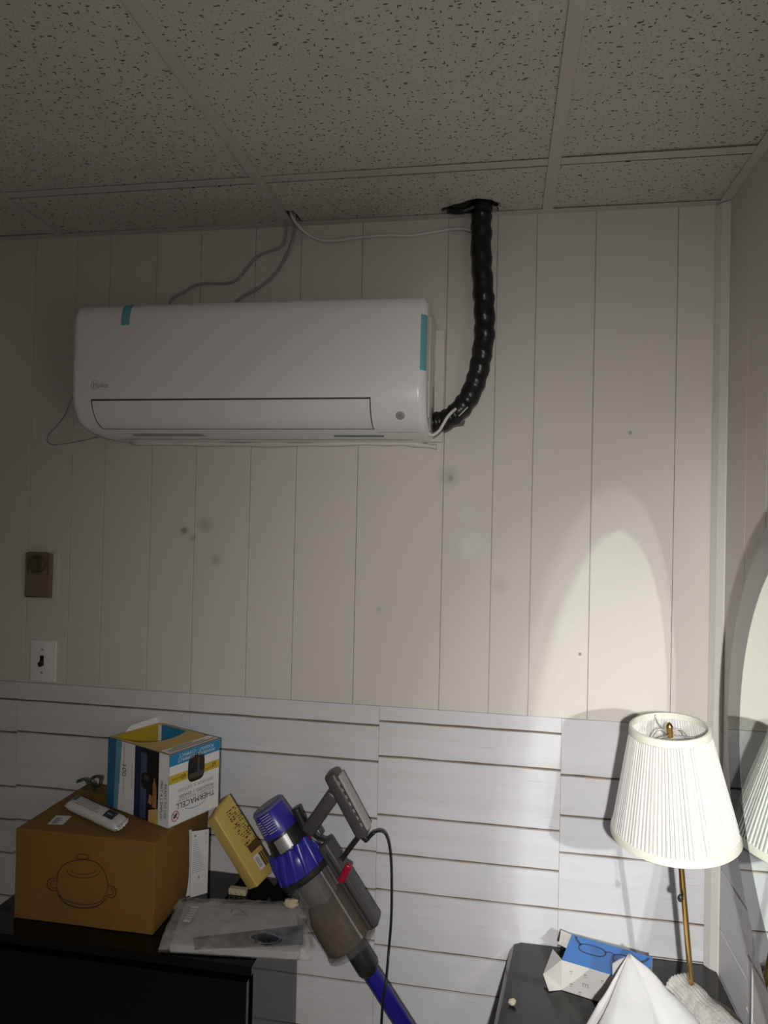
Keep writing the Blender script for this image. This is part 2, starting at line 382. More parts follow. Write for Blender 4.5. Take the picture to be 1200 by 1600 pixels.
# dark brown strip behind the wallpaper planks (shows as their printed joints), then the panelling boards above
TOP = 1.072
def board_mesh(axis, a0, a1, z0, z1, wob, thick=.006, seg=20):
    """thin board on the back wall (axis X, face at Y=0) or the right wall (axis Y, face at X=0); long edges slightly uneven"""
    bm = B(); sd = random.random()*100
    lo, hi = [], []
    for i in range(seg+1):
        t = i/seg; a = a0+(a1-a0)*t
        lo.append((a, z0 + wob*noise.noise(Vector((a*14, sd, 0)))))
        hi.append((a, z1 + wob*noise.noise(Vector((a*14, sd+7, 0)))))
    f = lambda a, d, z: Vector((a, d, z)) if axis == 'X' else Vector((d, a, z))
    ch = .0009
    fr_l = [bm.verts.new(f(a, 0, z+ch)) for a, z in lo]; fr_h = [bm.verts.new(f(a, 0, z-ch)) for a, z in hi]
    bk_l = [bm.verts.new(f(a, thick, z)) for a, z in lo]; bk_h = [bm.verts.new(f(a, thick, z)) for a, z in hi]
    for i in range(seg):
        bm.faces.new((fr_l[i], fr_l[i+1], fr_h[i+1], fr_h[i]))
        bm.faces.new((bk_l[i], bk_l[i+1], fr_l[i+1], fr_l[i])); bm.faces.new((fr_h[i], fr_h[i+1], bk_h[i+1], bk_h[i]))
    for e in (0, seg): bm.faces.new((fr_l[e], fr_h[e], bk_h[e], bk_l[e]))
    return bm
def strips(wall, axis, cols, m):
    """cols: list of (a0, a1, [z lines from the top down])"""
    for (a0, a1, zs) in cols:
        zz = [TOP] + zs
        for zt, zb in zip(zz, zz[1:]):
            h = zt-zb; top = zt - (.0004 if zt == TOP else .0020); bot = zb + .0020
            obj('wallpaper_plank', board_mesh(axis, a0+.0003, a1-.0003, bot, top, .0011), m, wall, local=True)
zl = lambda *a: list(a)
low = [.30, .185, .07, .0]
seam1, seam2, seam3 = -1.227, -.752, -.334
strips(wall_back, 'X', [
    (X_L, -1.70, [1.025, .94, .80, .715, .63, .52, .41] + low),
    (-1.70, seam1, [1.025, .944, .805, .718, .634, .52, .415] + low),
    (seam1, seam2, [1.025, .940, .806, .729, .64, .52, .419] + low),
    (seam2, seam3, [1.036, .954, .817, .727, .642, .512, .427] + low),
    (seam3, -.002, [.944, .853, .770, .642, .5605, .47, .40] + low)], M_plank)
strips(wall_right, 'Y', [
    (-.194, -.002, [.95, .866, .781, .653, .55, .43] + low),
    (-.66, -.194, [.99, .90, .80, .70, .60, .46] + low),
    (-1.13, -.66, [.97, .87, .78, .66, .55, .43] + low), (Y_F, -1.13, [.98, .86, .77, .65, .55, .43] + low)], M_plank_r)
bm = box(B(), (X_L/2, .0052, TOP/2), (-X_L, .0016, TOP)); obj('joint_backing', bm, M_gap, wall_back, local=True)
bm = box(B(), (.0052, Y_F/2, TOP/2), (.0016, -Y_F, TOP)); obj('joint_backing', bm, M_gap, wall_right, local=True)

gx = [-2.61, -2.47, -2.33, -2.21, -2.09, -1.95, -1.83, -1.683, -1.565, -1.474, -1.346, -1.228, -1.086, -.970, -.818, -.613, -.499, -.410, -.279, -.102, -.001]
gx = [X_L] + gx
def vboard(axis, a0, a1, z0, z1):
    bm = B(); f = (lambda a, d, z: Vector((a, d, z))) if axis == 'X' else (lambda a, d, z: Vector((d, a, z)))
    g, ch, t = .0003, .0013, .006
    P = [[f(a, d, z) for z in (z0, z1)] for a, d in ((a0+g, t), (a0+g+.0002, .0007), (a0+g+ch, 0), (a1-g-ch, 0), (a1-g-.0002, .0007), (a1-g, t))]
    V = [[bm.verts.new(p) for p in q] for q in P]
    for i in range(5): bm.faces.new((V[i][0], V[i+1][0], V[i+1][1], V[i][1]))
    for e in (0, 1): bm.faces.new([v[e] for v in V])
    return bm
for a, b in zip(gx, gx[1:]): obj('panel_board', vboard('X', a, b, TOP+.0002, 2.5), M_paint, wall_back, local=True)
gy = [-.001, -.142, -.253, -.36, -.52, -.65, -.74, -.90, -1.05, -1.17, -1.30, -1.5, -1.62, -1.75, -1.9, -2.05, -2.2, -2.4, -2.6, -2.8, Y_F]
for a, b in zip(gy, gy[1:]): obj('panel_board', vboard('Y', b, a, TOP+.0002, 2.5), M_paint, wall_right, local=True)

# corner moulding
prof = [(-.0005, -.0005), (-.025, -.0005), (-.0255, -.004), (-.0215, -.0095), (-.0165, -.0165), (-.0095, -.0215), (-.004, -.0255), (-.0005, -.025)]
t1 = struct('trim_1', prism(B(), [(x, y, .0) for x, y in prof], (0, 0, Z_C-.002)), M_trim)

# suspended ceiling: tees, wall angles, tiles
TW = .024; X1 = -1.0107; YC = -.2214
bars = [X1-.61*2, X1-.61, X1, X1+.61]
def tee(name, x0, x1, y0, y1): obj(name, box(B(), ((x0+x1)/2, (y0+y1)/2, Z_C+.00075), (x1-x0, y1-y0, .0015), bev=.0004, seg=1), M_tee, ceiling, local=True)
for x in bars:
    tee('main_tee', x, x+TW, Y_F, -.0225)
    obj('tee_web', box(B(), (x+TW/2, Y_F/2, Z_C+.02), (.002, -Y_F-.06, .036)), M_tee, ceiling, local=True)
cross = [YC-TW, YC-TW-.61-TW*0, YC-TW-1.22, YC-TW-1.83, YC-TW-2.44]
xr = [X_L] + [v for x in bars for v in (x, x+TW)] + [-.0222]
for y in cross:
    for i in range(0, len(xr), 2):
        if xr[i+1]-xr[i] > .05:
            tee('cross_tee', xr[i]+.0003, xr[i+1]-.0003, y, y+TW)
            obj('tee_web', box(B(), ((xr[i]+xr[i+1])/2, y+TW/2, Z_C+.02), (xr[i+1]-xr[i], .002, .036)), M_tee, ceiling, local=True)
tee('wall_angle', X_L, -.0002, -.022, -.0002)
tee('wall_angle', -.022, -.0002, Y_F, -.0222)
rows = [(-.010, YC+.011)] + [(a+.011, b+TW-.011) for a, b in zip(cross, cross[1:] + [Y_F])]
for i in range(0, len(xr), 2):
    x0, x1 = xr[i]-.011, xr[i+1]+.011
    if i == 0: x0 = X_L
    for j, (y0, y1) in enumerate(rows):
        z0 = Z_C + random.uniform(.0026, .0048); tl = [random.uniform(-.0012, .0012) for _ in range(2)]
        if abs(x0-(X1+TW-.011)) < .005 and j == 0:
            # this one is broken out round the black pipe and at its corner, where the cables come down
            loop = [(x0, y1), (x0, -.080), (-.980, -.079), (-.968, -.074), (-.9655, -.052), (-.9645, -.030), (-.964, y0),
                    (-.628, y0), (-.627, -.030), (-.632, -.040), (-.622, -.052), (-.608, -.058), (-.598, -.066), (-.580, -.071), (-.566, -.082), (-.545, -.089), (-.526, -.084), (-.512, -.078), (-.503, -.066),
                    (-.493, -.060), (-.500, -.044), (-.497, -.030), (-.501, y0), (x1, y0), (x1, y1)]
            bm = prism(B(), [(x, y, z0) for x, y in loop], (0, 0, .014))
        else:
            bm = box(B(), ((x0+x1)/2, (y0+y1)/2, z0+.007), (x1-x0, y1-y0, .014), bev=.0008, seg=1)
            for v in bm.verts: v.co.z += tl[0]*(v.co.x-x0)/(x1-x0) + tl[1]*(v.co.y-y0)/(y1-y0)
        obj('ceiling_tile', bm, M_tile, ceiling, local=True)

# ================================================================== AIR CONDITIONER
ac = thing('air_conditioner', 'white wall-mounted split air conditioner with blue tape strips above the panelled wall', 'air conditioner', (-1.038, -.1, 1.692))
AXL, AXR = -1.441, -.6365
pr = smooth_path([(0, -.004, 1.986), (0, -.10, 1.9862), (0, -.155, 1.9855), (0, -.183, 1.979), (0, -.197, 1.962), (0, -.2015, 1.93), (0, -.2035, 1.87), (0, -.2035, 1.80), (0, -.2005, 1.766), (0, -.1915, 1.738), (0, -.171, 1.715), (0, -.135, 1.7015), (0, -.08, 1.695), (0, -.004, 1.692)], 6)
NP = len(pr)-1
def pn(k):
    a, b = pr[max(0, k-1)], pr[min(NP, k+1)]; t = (b-a).normalized(); return Vector((0, -t.z, t.y)) if False else Vector((1, 0, 0)).cross(t)
inw = []
for k in range(NP+1):
    n_ = pn(k); c_ = Vector((0, -.09, 1.84)) - pr[k]
    inw.append(n_ if n_.dot(c_) > 0 else -n_)
def surf(x, k, out=0.0, r=.017):
    """casing surface at x, profile index k (float), with softly rounded ends"""
    k0 = min(int(k), NP-1); f = k-k0; p = pr[k0].lerp(pr[k0+1], f); n_ = inw[k0].lerp(inw[k0+1], f).normalized()
    d = min(x-AXL, AXR-x); off = 0
    if d < r: off = r - math.sqrt(max(0, r*r-(r-d)**2))
    q = p + n_*(off-out); return Vector((x, q.y, q.z))
def kz(z, lo=3*6):
    return min(range(lo, NP), key=lambda k: abs(pr[k].z-z))
K0 = 8*6; K1 = 10*6+4            # flap window along the profile
FX0, FX1 = -1.389, -.752
xs = sorted({AXL, AXL+.0004, AXL+.0015, AXL+.004, AXL+.008, AXL+.013, AXL+.018, FX0, -1.2, -1.0, -.85, FX1, AXR-.018, AXR-.013, AXR-.008, AXR-.004, AXR-.0015, AXR-.0004, AXR})
bm = B(); V = [[bm.verts.new(surf(x, k)) for k in range(NP+1)] for x in xs]
for i in range(len(xs)-1):
    for k in range(NP):
        if FX0-1e-6 <= xs[i] and xs[i+1] <= FX1+1e-6 and K0 <= k < K1: continue
        bm.faces.new((V[i][k], V[i+1][k], V[i+1][k+1], V[i][k+1]))
for e in (0, -1): bm.faces.new(V[e])
casing = obj('casing', bm, M_ac, ac, smooth=True, autosmooth=50)
bm = B(); V = [[bm.verts.new(surf(x, k, -.012)) for k in range(K0-4, K1+5)] for x in (FX0-.006, FX1+.006)]
for k in range(len(V[0])-1): bm.faces.new((V[0][k], V[1][k], V[1][k+1], V[0][k+1]))
obj('outlet_recess', bm, M_acgap, ac)
bm = B(); nk = K1-K0
def flapP(u, v):
    x = FX0+.0012 + (FX1-FX0-.004)*u; k = K0 + .75 + (nk-.75)*v
    return surf(x, k, -.0012)
grid(bm, flapP, 4, 18); flap = obj('air_flap', bm, M_ac2, ac, smooth=False, solid=.004)
def patch(name, x0, x1, k0, k1, m, out=.0006, parent=ac, nu=6):
    bm = B(); grid(bm, lambda u, v: surf(x0+(x1-x0)*u, k0+(k1-k0)*v, out), nu, max(4, int(k1-k0)*2)); return obj(name, bm, m, parent)
patch('tape_strip', -1.3205, -1.300, 16, 30, M_cyan)
patch('tape_strip', -.6495, -.6372, kz(1.939), kz(1.823), M_cyan, nu=10)
patch('tape_strip', -.852, -.738, K1+5.2, K1+6.6, M_blue_dk)
patch('air_outlet', -1.335, -1.16, K1+4.2, K1+6.4, M_acgrey)
patch('seam_line', -1.436, -.642, K1+9.5, K1+10, M_acgrey, out=.0003, nu=20)
patch('panel_joint', FX1+.006, AXR-.02, K1+2.0, K1+2.25, M_acgrey, out=.0003, nu=8)
# sensor window
sp_ = onY(625, 649, -.19); kk = kz(sp_.z, K0); sc_p = surf(sp_.x, kk); nrm = -inw[kk]
lens = obj('sensor_window', lathe(B(), sc_p - nrm*.003, nrm, [(0, .0095), (.0045, .0095), (.005, .0088)], 28), M_acgrey, ac, smooth=True, autosmooth=40)
obj('sensor_dot', lathe(B(), sc_p + nrm*.0018, nrm, [(0, .0035), (.0012, .0028)], 16), M_silver, lens)
bm = B(); text_bm(bm, 'Midea', onY(157, 602, -.2042), (1, 0, 0), (0, 0, 1), .0155)
lg = onY(149, 601, -.2042)
ribbon(bm, [lg+Vector((math.cos(a)*.0105, 0, math.sin(a)*.0095)) for a in [R(40+12*i) for i in range(25)]], .0011, (0, -1, 0))
obj('maker_logo', bm, M_acgrey, ac)
# right side: vent panel, pipe knock-out and the mounting plate sealed to the wall
obj('side_panel', box(B(), (AXR+.0004, -.085, 1.84), (.0014, .115, .215), bev=.0006, seg=1), M_ac2, ac)
obj('pipe_knockout', box(B(), (AXR+.0006, -.06, 1.735), (.0016, .085, .055)), M_acgrey, ac)
obj('rating_label', box(B(), (AXR+.0014, -.055, 1.79), (.0006, .03, .05)), M_lab, ac)
obj('mounting_plate', box(B(), (-.632, -.006, 1.825), (.034, .011, .262), bev=.002), M_paint_plain, ac)
bm = B(); pts = smooth_path([(-1.40, -.006, 1.690), (-1.2, -.006, 1.688), (-1.0, -.007, 1.687), (-.8, -.006, 1.691), (-.70, -.006, 1.690), (-.63, -.006, 1.683)], 6)
tube(bm, pts, lambda i, n, a: .0055+.0015*math.sin(i*1.3), 8); obj('sealant_bead', bm, M_paint_plain, ac, smooth=True)

# black wrapped pipe from the unit to the broken ceiling tile
hose_px = [(753, 318), (752.5, 345), (752, 390), (754.5, 440), (757, 480), (757, 520), (752, 560), (745, 590), (733, 620), (716, 642), (697, 656), (678, 661)]
hp = [onY(x, y, -.05) for x, y in hose_px]; hp = [hp[0]+Vector((.0, .0, .20))] + hp + [Vector((-.655, -.05, 1.727))]
hp = smooth_path(hp, 14)
bm = B(); tube(bm, hp, lambda i, n, a: .0235*(1+.055*math.sin(i*.62+1.2*math.sin(a)) + .05*noise.noise(Vector((i*.12, math.cos(a), math.sin(a)))) - .05*(((i*.16+a/(2*math.pi)) % 1.0))), 28)
hroot = thing('insulated_pipe', 'lumpy black tape-wrapped refrigerant pipe bending down from the ceiling to the air conditioner', 'pipe', (hp[-1].x, -.05, 1.70))
obj('wrapping', bm, M_black, hroot, smooth=True, autosmooth=60)
bm = B(); tube(bm, smooth_path([onY(742, 322, -.06), onY(725, 329, -.06), onY(708, 330, -.055), onY(702, 326, -.05)], 6), .0075, 10); obj('loose_tape', bm, M_black, hroot, smooth=True)
bm = B(); tube(bm, [onY(717, 650, -.0775), onY(724, 643, -.0775), onY(731, 636, -.077)], .0012, 6); obj('tape_slit', bm, M_white_pl, hroot)
bm = B(); prism(bm, [onY(716, 655, -.055), onY(727, 657, -.055), onY(724, 663, -.055), onY(712, 664, -.055)], (0, .004, 0)); obj('tape_end', bm, M_black, hroot)

def cable(name, label, pts, r, m, n=10, seg=8):
    bm = B(); tube(bm, smooth_path(pts, n), r, seg); return tag(obj(name, bm, m, smooth=True), label, 'cable')
P = lambda x, y, d: onY(x, y, -d)
cable('control_cable', 'white cable sagging from the ceiling gap to the black pipe', [P(452, 325, .05), P(457, 340, .045), P(470, 357, .03), P(490, 371, .012), P(515, 376.5, .009), P(560, 371, .008), P(600, 367.5, .008), P(640, 368, .008), P(680, 362, .010), P(710, 357, .013), P(730, 358, .02), P(742, 364, .03)], .0036, M_white_pl)
cable('control_cable', 'white cable crossing the black pipe beside the unit', [P(668, 675, .085), P(675, 680, .087), P(686, 673, .085), P(693, 662, .083), P(699, 652, .082), P(706, 644, .078), P(712, 639, .07)], .0034, M_white_pl)
cable('power_cable', 'grey cable with a shelf-like bend dropping behind the unit', [P(447, 326, .05), P(447.5, 345, .035), P(446, 372, .009), P(438, 386, .007), P(412, 396, .006), P(398, 404, .006), P(385, 420, .006), P(370, 437, .006), P(352, 443, .006), P(320, 443, .006), P(303, 447, .006), P(288, 456, .008), P(268, 468, .02), P(262, 490, .05)], .0030, M_grey_cable)
cable('power_cable', 'grey cable curving straight down behind the middle of the unit', [P(459, 330, .05), P(461, 346, .035), P(459, 368, .009), P(451, 392, .007), P(437, 418, .006), P(420, 438, .006), P(400, 452, .007), P(378, 464, .015), P(360, 480, .04)], .0033, M_grey_cable)
cable('loose_wire', 'thin dark wire looping out below the left end of the unit', [P(122, 608, .05), P(112, 622, .04), P(101, 648, .02), P(88, 666, .006), P(76, 680, .004), P(74, 690, .004), P(84, 695, .004), P(105, 693, .004), P(130, 688, .008), P(152, 682, .04)], .0013, M_grey_cable, seg=6)

# ================================================================== THERMOSTAT AND SWITCH
a = onY(45, 863); b_ = onY(83, 934)
th = thing('thermostat', 'small beige dial thermostat on the panelled wall', 'thermostat', ((a.x+b_.x)/2, 0, b_.z))
cx, cz = (a.x+b_.x)/2, (a.z+b_.z)/2; W_, H_ = b_.x-a.x, a.z-b_.z
obj('wall_plate', box(B(), (cx+.006, -.001, cz), (W_+.018, .002, H_+.010), bev=.001), M_paint_plain, th)
obj('housing', box(B(), (cx, -.0075, cz), (W_, .011, H_), bev=.002), M_thermo, th)
obj('cover', box(B(), (cx, -.0140, cz-.026), (W_-.006, .003, H_*.52), bev=.001), M_thermo, th)
fr = B()
for dx, dz, sx, sz in ((0, .029, .054, .0014), (0, -.029, .054, .0014), (-.027, 0, .0014, .058), (.027, 0, .0014, .058)): box(fr, (cx+dx, -.0134, cz+.030+dz), (sx, .0012, sz))
obj('dial_frame', fr, M_thermo_dk, th)
dial = obj('dial', lathe(B(), (cx, -.0125, cz+.029), (0, -1, 0), [(0, .0225), (.008, .0215), (.0105, .019)], 36), M_thermo_dk, th, smooth=True, autosmooth=40)
obj('pointer', box(B(), (cx, -.0237, cz+.045), (.0022, .001, .010)), M_ink, dial)
for k in range(7):
    aa = R(20+23*k); obj('dial_mark', box(B(), (cx+.026*math.cos(aa)*.98, -.0133, cz+.029+.026*math.sin(aa)), (.003, .0008, .001), rot=Matrix.Rotation(-aa, 3, 'Y')), M_ink, th)
obj('maker_mark', box(B(), (cx-.012, -.0158, cz-.0545), (.034, .0006, .0022)), M_ink, th)
a = onY(50.5, 999); b_ = onY(88.5, 1066); cx, cz = (a.x+b_.x)/2, (a.z+b_.z)/2; W_, H_ = b_.x-a.x, a.z-b_.z
sw = thing('light_switch', 'white plate with a dark toggle light switch', 'light switch', (cx, 0, b_.z))
obj('switch_plate', box(B(), (cx, -.003, cz), (W_, .006, H_), bev=.0022, seg=3), M_plate, sw, smooth=True, autosmooth=50)
obj('toggle_slot', box(B(), (cx-.003, -.0064, cz+.001), (.0105, .001, .026)), M_pblack, sw)
obj('toggle', box(B(), (cx-.003, -.011, cz-.006), (.0085, .012, .011), rot=Matrix.Rotation(R(28), 3, 'X'), bev=.0012), M_dgrey2, sw)
for dz in (.0295, -.0295): obj('screw', lathe(B(), (cx-.003, -.006, cz+dz), (0, -1, 0), [(0, .0032), (.0008, .003)], 14), M_acgrey, sw)

# ================================================================== DRESSER (LEFT)
ZD = .643; DX0, DX1, DYF = -1.551, -.935, -.333
dr = thing('dresser', 'low black glossy dresser under the cardboard box', 'dresser', ((DX0+DX1)/2, DYF/2, 0))
obj('top_panel', box(B(), ((DX0+DX1)/2, DYF/2-.002, ZD-.009), (DX1-DX0, -DYF-.006, .018), bev=.0012), M_lacq, dr)
obj('carcass', box(B(), ((DX0+DX1)/2, DYF/2+.006, .337), (DX1-DX0-.004, -DYF-.024, .574)), M_lacq, dr)
for k in range(3):
    z0 = .06+.188*k
    d_ = obj('drawer_front', box(B(), ((DX0+DX1)/2, DYF-.001+.0, z0+.0925), (DX1-DX0-.012, .016, .180), bev=.0015), M_lacq, dr)
for sx in (DX0+.03, DX1-.03):
    for sy in (-.03, DYF+.03): obj('foot', box(B(), (sx, sy, .025), (.04, .04, .05), bev=.002), M_lacq, dr)

# cardboard box with the cooking-pot drawing
bx0, bx1, by0, by1, bz1 = -1.488, -1.168, -.277, -.012, .834
cb = thing('cardboard_box', 'brown cardboard box printed with a cooking pot outline', 'cardboard box', ((bx0+bx1)/2, (by0+by1)/2, ZD))
bm = box(B(), ((bx0+bx1)/2, (by0+by1)/2, (ZD+bz1)/2), (bx1-bx0, by1-by0, bz1-ZD))
bmesh.ops.subdivide_edges(bm, edges=bm.edges[:], cuts=7, use_grid_fill=True)
for v in bm.verts:
    c = v.co; u = (c.x-bx0)/(bx1-bx0); q = (c.z-ZD)/(bz1-ZD); s = (c.y-by0)/(by1-by0)
    if s < .01: c.y -= .004*math.sin(math.pi*u)*math.sin(math.pi*q)
    if u > .99: c.x += .005*math.sin(math.pi*s)*math.sin(math.pi*q)
    if q > .99: c.z -= .002*math.sin(math.pi*u)*math.sin(math.pi*s)
    c += Vector((noise.noise(c*17), noise.noise(c*17+Vector((5, 0, 0))), 0))*.0018
    if q < .01: c.z = ZD+.0003
obj('carton', bm, M_card, cb, bevel=.003)
bm = box(B(), ((bx0+bx1)/2-.004, (by0+by1)/2, bz1-.0025), (bx1-bx0-.02, .055, .0006)); 
bmesh.ops.subdivide_edges(bm, edges=bm.edges[:], cuts=3, use_grid_fill=True)
for v in bm.verts: v.co.z -= .0025*math.sin(math.pi*min(1, max(0, (v.co.x-bx0)/(bx1-bx0))))
obj('packing_tape', bm, M_card_tape, cb)
bm = B()
for k in range(5): 
    s = .0035*k; box(bm, (bx1+.001-.004*(k % 2), -.262+.045*k*.55, bz1-.003+.002*(k % 2)), (.006, .020, .004), rot=Matrix.Rotation(R(18*(-1)**k), 3, 'X'))
obj('torn_edge', bm, M_card, cb)
# the drawing, printed on the front
q = lambda x, y: onY(x/3.75, 1200+y/3.75, by0-.0052)
def arc(cx, cy, rx, ry, a0, a1, n=24): return [q(cx+rx*math.cos(R(a0+(a1-a0)*i/n)), cy+ry*math.sin(R(a0+(a1-a0)*i/n))) for i in range(n+1)]
bm = B(); N_ = (0, -1, 0); lw = .0013
ribbon(bm, arc(485, 520, 38, 15, 0, 360), lw, N_); ribbon(bm, [q(455, 533), q(452, 545)], lw, N_); ribbon(bm, [q(512, 533), q(516, 545)], lw, N_)
ribbon(bm, smooth_path([q(335, 665), q(345, 605), q(395, 555), q(485, 538), q(560, 553), q(608, 600), q(628, 660)], 6), lw, N_)
ribbon(bm, arc(490, 598, 72, 26, -5, 185), lw*.8, N_); ribbon(bm, arc(490, 606, 96, 38, -5, 185), lw, N_)
ribbon(bm, smooth_path([q(335, 665), q(332, 705), q(352, 748), q(400, 782), q(490, 800), q(570, 790), q(612, 758), q(630, 705), q(628, 660)], 6), lw, N_)
ribbon(bm, smooth_path([q(338, 740), q(380, 790), q(440, 815), q(500, 822), q(570, 808), q(625, 765)], 6), lw*1.6, N_)
ribbon(bm, smooth_path([q(332, 648), q(300, 648), q(280, 660), q(277, 690), q(298, 715), q(330, 722)], 6), lw*1.3, N_)
ribbon(bm, smooth_path([q(327, 662), q(302, 664), q(294, 680), q(306, 700), q(330, 705)], 6), lw*.8, N_)
ribbon(bm, smooth_path([q(632, 690), q(658, 694), q(678, 715), q(676, 745), q(656, 760), q(626, 752)], 6), lw*1.1, N_)
ribbon(bm, smooth_path([q(634, 704), q(654, 708), q(664, 725), q(652, 745), q(630, 742)], 6), lw*.8, N_)
obj('pot_drawing', bm, M_ink, cb)
pz = bz1+.0012
lab = obj('sticker', quad(B(), onZ(74, 1288, pz), onZ(98, 1289, pz), onZ(112, 1275, pz), onZ(88, 1274, pz)), M_paper, cb)
bm = B()
for k in range(9):
    t = k/9; A = onZ(80, 1286, pz+.0004).lerp(onZ(90, 1276, pz+.0004), t); D = (onZ(100, 1277, pz+.0004)-onZ(90, 1276, pz+.0004))*(.9 if k % 3 else .6)
    ribbon(bm, [A, A+D], .0022, (0, 0, 1))
obj('sticker_print', bm, M_pgrey, lab)

# repellent diffuser carton, upside down, top torn open
F0 = onZ(262, 1295, bz1+.0012); rd = Vector((.40, .915, 0)).normalized(); ld = Vector((-rd.y, rd.x, 0)); 
LR, LL, HT = .146, .212, .158
tcx = thing('repellent_carton', 'blue, white and yellow repellent diffuser carton standing upside down on the cardboard box', 'carton', F0 + rd*LR/2 + ld*LL/2)
TH = .0012
def panel(name, a, b, m, inner=None):
    """upright wall panel of the carton from a to b"""
    n_ = (b-a).cross(Vector((0, 0, 1))).normalized()
    bm = prism(B(), [a, b, b+Vector((0, 0, HT)), a+Vector((0, 0, HT))], -n_*TH); return obj(name, bm, m, tcx), n_
c0, c1, c2, c3 = F0, F0+rd*LR, F0+rd*LR+ld*LL, F0+ld*LL
pR, nR = panel('side_panel', c0, c1, M_print)
pB, _ = panel('side_panel', c1, c2, M_pblue)
pC, _ = panel('side_panel', c2, c3, M_pyel)
pL, nL = panel('side_panel', c3, c0, M_print)
obj('bottom_panel', prism(B(), [c0, c1, c2, c3], (0, 0, TH)), M_print, tcx)
tp = lambda r_, l_: F0 + rd*(r_*LR) + ld*(l_*LL) + Vector((0, 0, HT))
# top panel with its big cut-out
hole = []
for hx, hy in ((205, 226), (300, 250), (420, 272), (520, 270), (600, 262), (700, 238), (780, 205), (835, 170), (850, 148), (780, 127), (680, 110), (590, 120), (470, 140), (330, 182)):
    d_ = onZ(140+hx/5.4545, 1110+hy/5.4545, F0.z+HT) - F0
    hole.append((min(.965, max(.035, d_.dot(rd)/LR)), min(.965, max(.035, d_.dot(ld)/LL))))
outer = [(0, 0), (1, 0), (1, 1), (0, 1)]
bm = B(); ho = [bm.verts.new(tp(*h)) for h in hole]; ou = [bm.verts.new(tp(*o_)) for o_ in outer]
ed = [bm.edges.new((ho[i], ho[(i+1) % len(ho)])) for i in range(len(ho))] + [bm.edges.new((ou[i], ou[(i+1) % 4])) for i in range(4)]
bmesh.ops.triangle_fill(bm, use_beauty=True, edges=ed, use_dissolve=False)
topp = obj('top_panel', bm, M_pyel2, tcx, solid=.001)
obj('top_print', quad(B(), *[tp(*h)+Vector((0, 0, .0013)) for h in ((.02, .01), (.98, .01), (.98, .16), (.02, .16))]), M_print, topp)
bm = B()
for k, (h0, h1) in enumerate(((.06, .94), (.08, .80), (.2, .6))): ribbon(bm, [tp(h0, .05+.04*k)+Vector((0, 0, .0017)), tp(h1, .05+.04*k)+Vector((0, 0, .0017))], .0032, (0, 0, 1))
obj('top_lettering', bm, M_brown_ink, topp)
obj('inner_tray', quad(B(), *[tp(*h)-Vector((0, 0, .10)) for h in ((.02, .02), (.98, .02), (.98, .98), (.02, .98))]), M_pblack, tcx)
obj('raised_flap', prism(B(), [tp(.30, .995), tp(.98, .995), tp(.98, 1.03)+Vector((0, 0, .013)), tp(.45, 1.02)+Vector((0, 0, .010))], -rd*.001), M_print, tcx)
obj('inner_device', lathe(B(), tp(.72, .55)-Vector((0, 0, .098)), (0, 0, 1), [(0, .03), (.055, .033), (.075, .028), (.080, .012)], 24), M_pblack, tcx, smooth=True)
# print on the right face: s along the face (0 at the front edge), h up
fR = lambda s, h, o_=.0004: c0 + rd*(LR*s) + Vector((0, 0, HT*h)) + nR*o_
def dec(name, pts, m, parent, f, o_=.0004): return obj(name, quad(B(), *[f(s, h, o_) for s, h in pts]), m, parent)
dec('blue_band', ((0, .83), (1, .83), (1, .995), (0, .995)), M_pblue, pR, fR)
dec('yellow_band', ((0, .585), (.36, .585), (.36, .705), (0, .705)), M_pyel, pR, fR); dec('yellow_band', ((.66, .585), (1, .585), (1, .705), (.66, .705)), M_pyel, pR, fR)
bm = B(); bm.faces.new([bm.verts.new(fR(.52+.165*math.copysign(abs(math.cos(a))**.55, math.cos(a)), .70+.185*math.copysign(abs(math.sin(a))**.5, math.sin(a)), .0008)) for a in [2*math.pi*i/40 for i in range(40)]])
dv = obj('device_picture', bm, M_pblack, pR)
bm = B(); ribbon(bm, [fR(.38, .60, .0011), fR(.66, .60, .0011)], .012, nR); ribbon(bm, [fR(.56, .62, .0011), fR(.56, .84, .0011)], .006, nR); obj('device_highlight', bm, M_dgrey, dv)
def txt(name, s, f, s0, h0, X, Y, hgt, m, parent, al='CENTER'): return obj(name, text_bm(B(), s, f(s0, h0, .0010), X, Y, hgt, al), m, parent)
UZ = Vector((0, 0, -1))
txt('lettering', 'THERMACELL', fR, .52, .255, -rd, UZ, .0185, M_ink, pR)
txt('lettering', 'MOSQUITO  |  CHASSE-', fR, .53, .375, -rd, UZ, .0098, M_ink, pR)
txt('lettering', 'REPELLENT  |  MOUSTIQUES', fR, .53, .325, -rd, UZ, .0085, M_pgrey, pR)
txt('lettering', 'DIFFUSEUR  &  DIFFUSER', fR, .52, .465, -rd, UZ, .0095, M_pgrey, pR)
txt('lettering', 'POWERFUL - COMPACT', fR, .52, .885, -rd, UZ, .0100, M_print, pR); txt('lettering', 'PUISSANT - COMPACT', fR, .52, .945, -rd, UZ, .0100, M_print, pR)
txt('lettering', '60', fR, .27, .645, -rd, UZ, .0135, M_ink, pR); txt('lettering', '60', fR, .88, .66, -rd, UZ, .0125, M_ink, pR)
txt('lettering', 'heures de', fR, .13, .645, -rd, UZ, .0062, M_ink, pR); txt('lettering', 'm de zone', fR, .79, .625, -rd, UZ, .0062, M_ink, pR)
bm = B(); ribbon(bm, [fR(.52+.22*math.cos(R(a)), .215+.07*math.sin(R(a)), .0010) for a in range(200, 345, 12)], .0012, nR); obj('logo_swoosh', bm, M_pblue, pR)
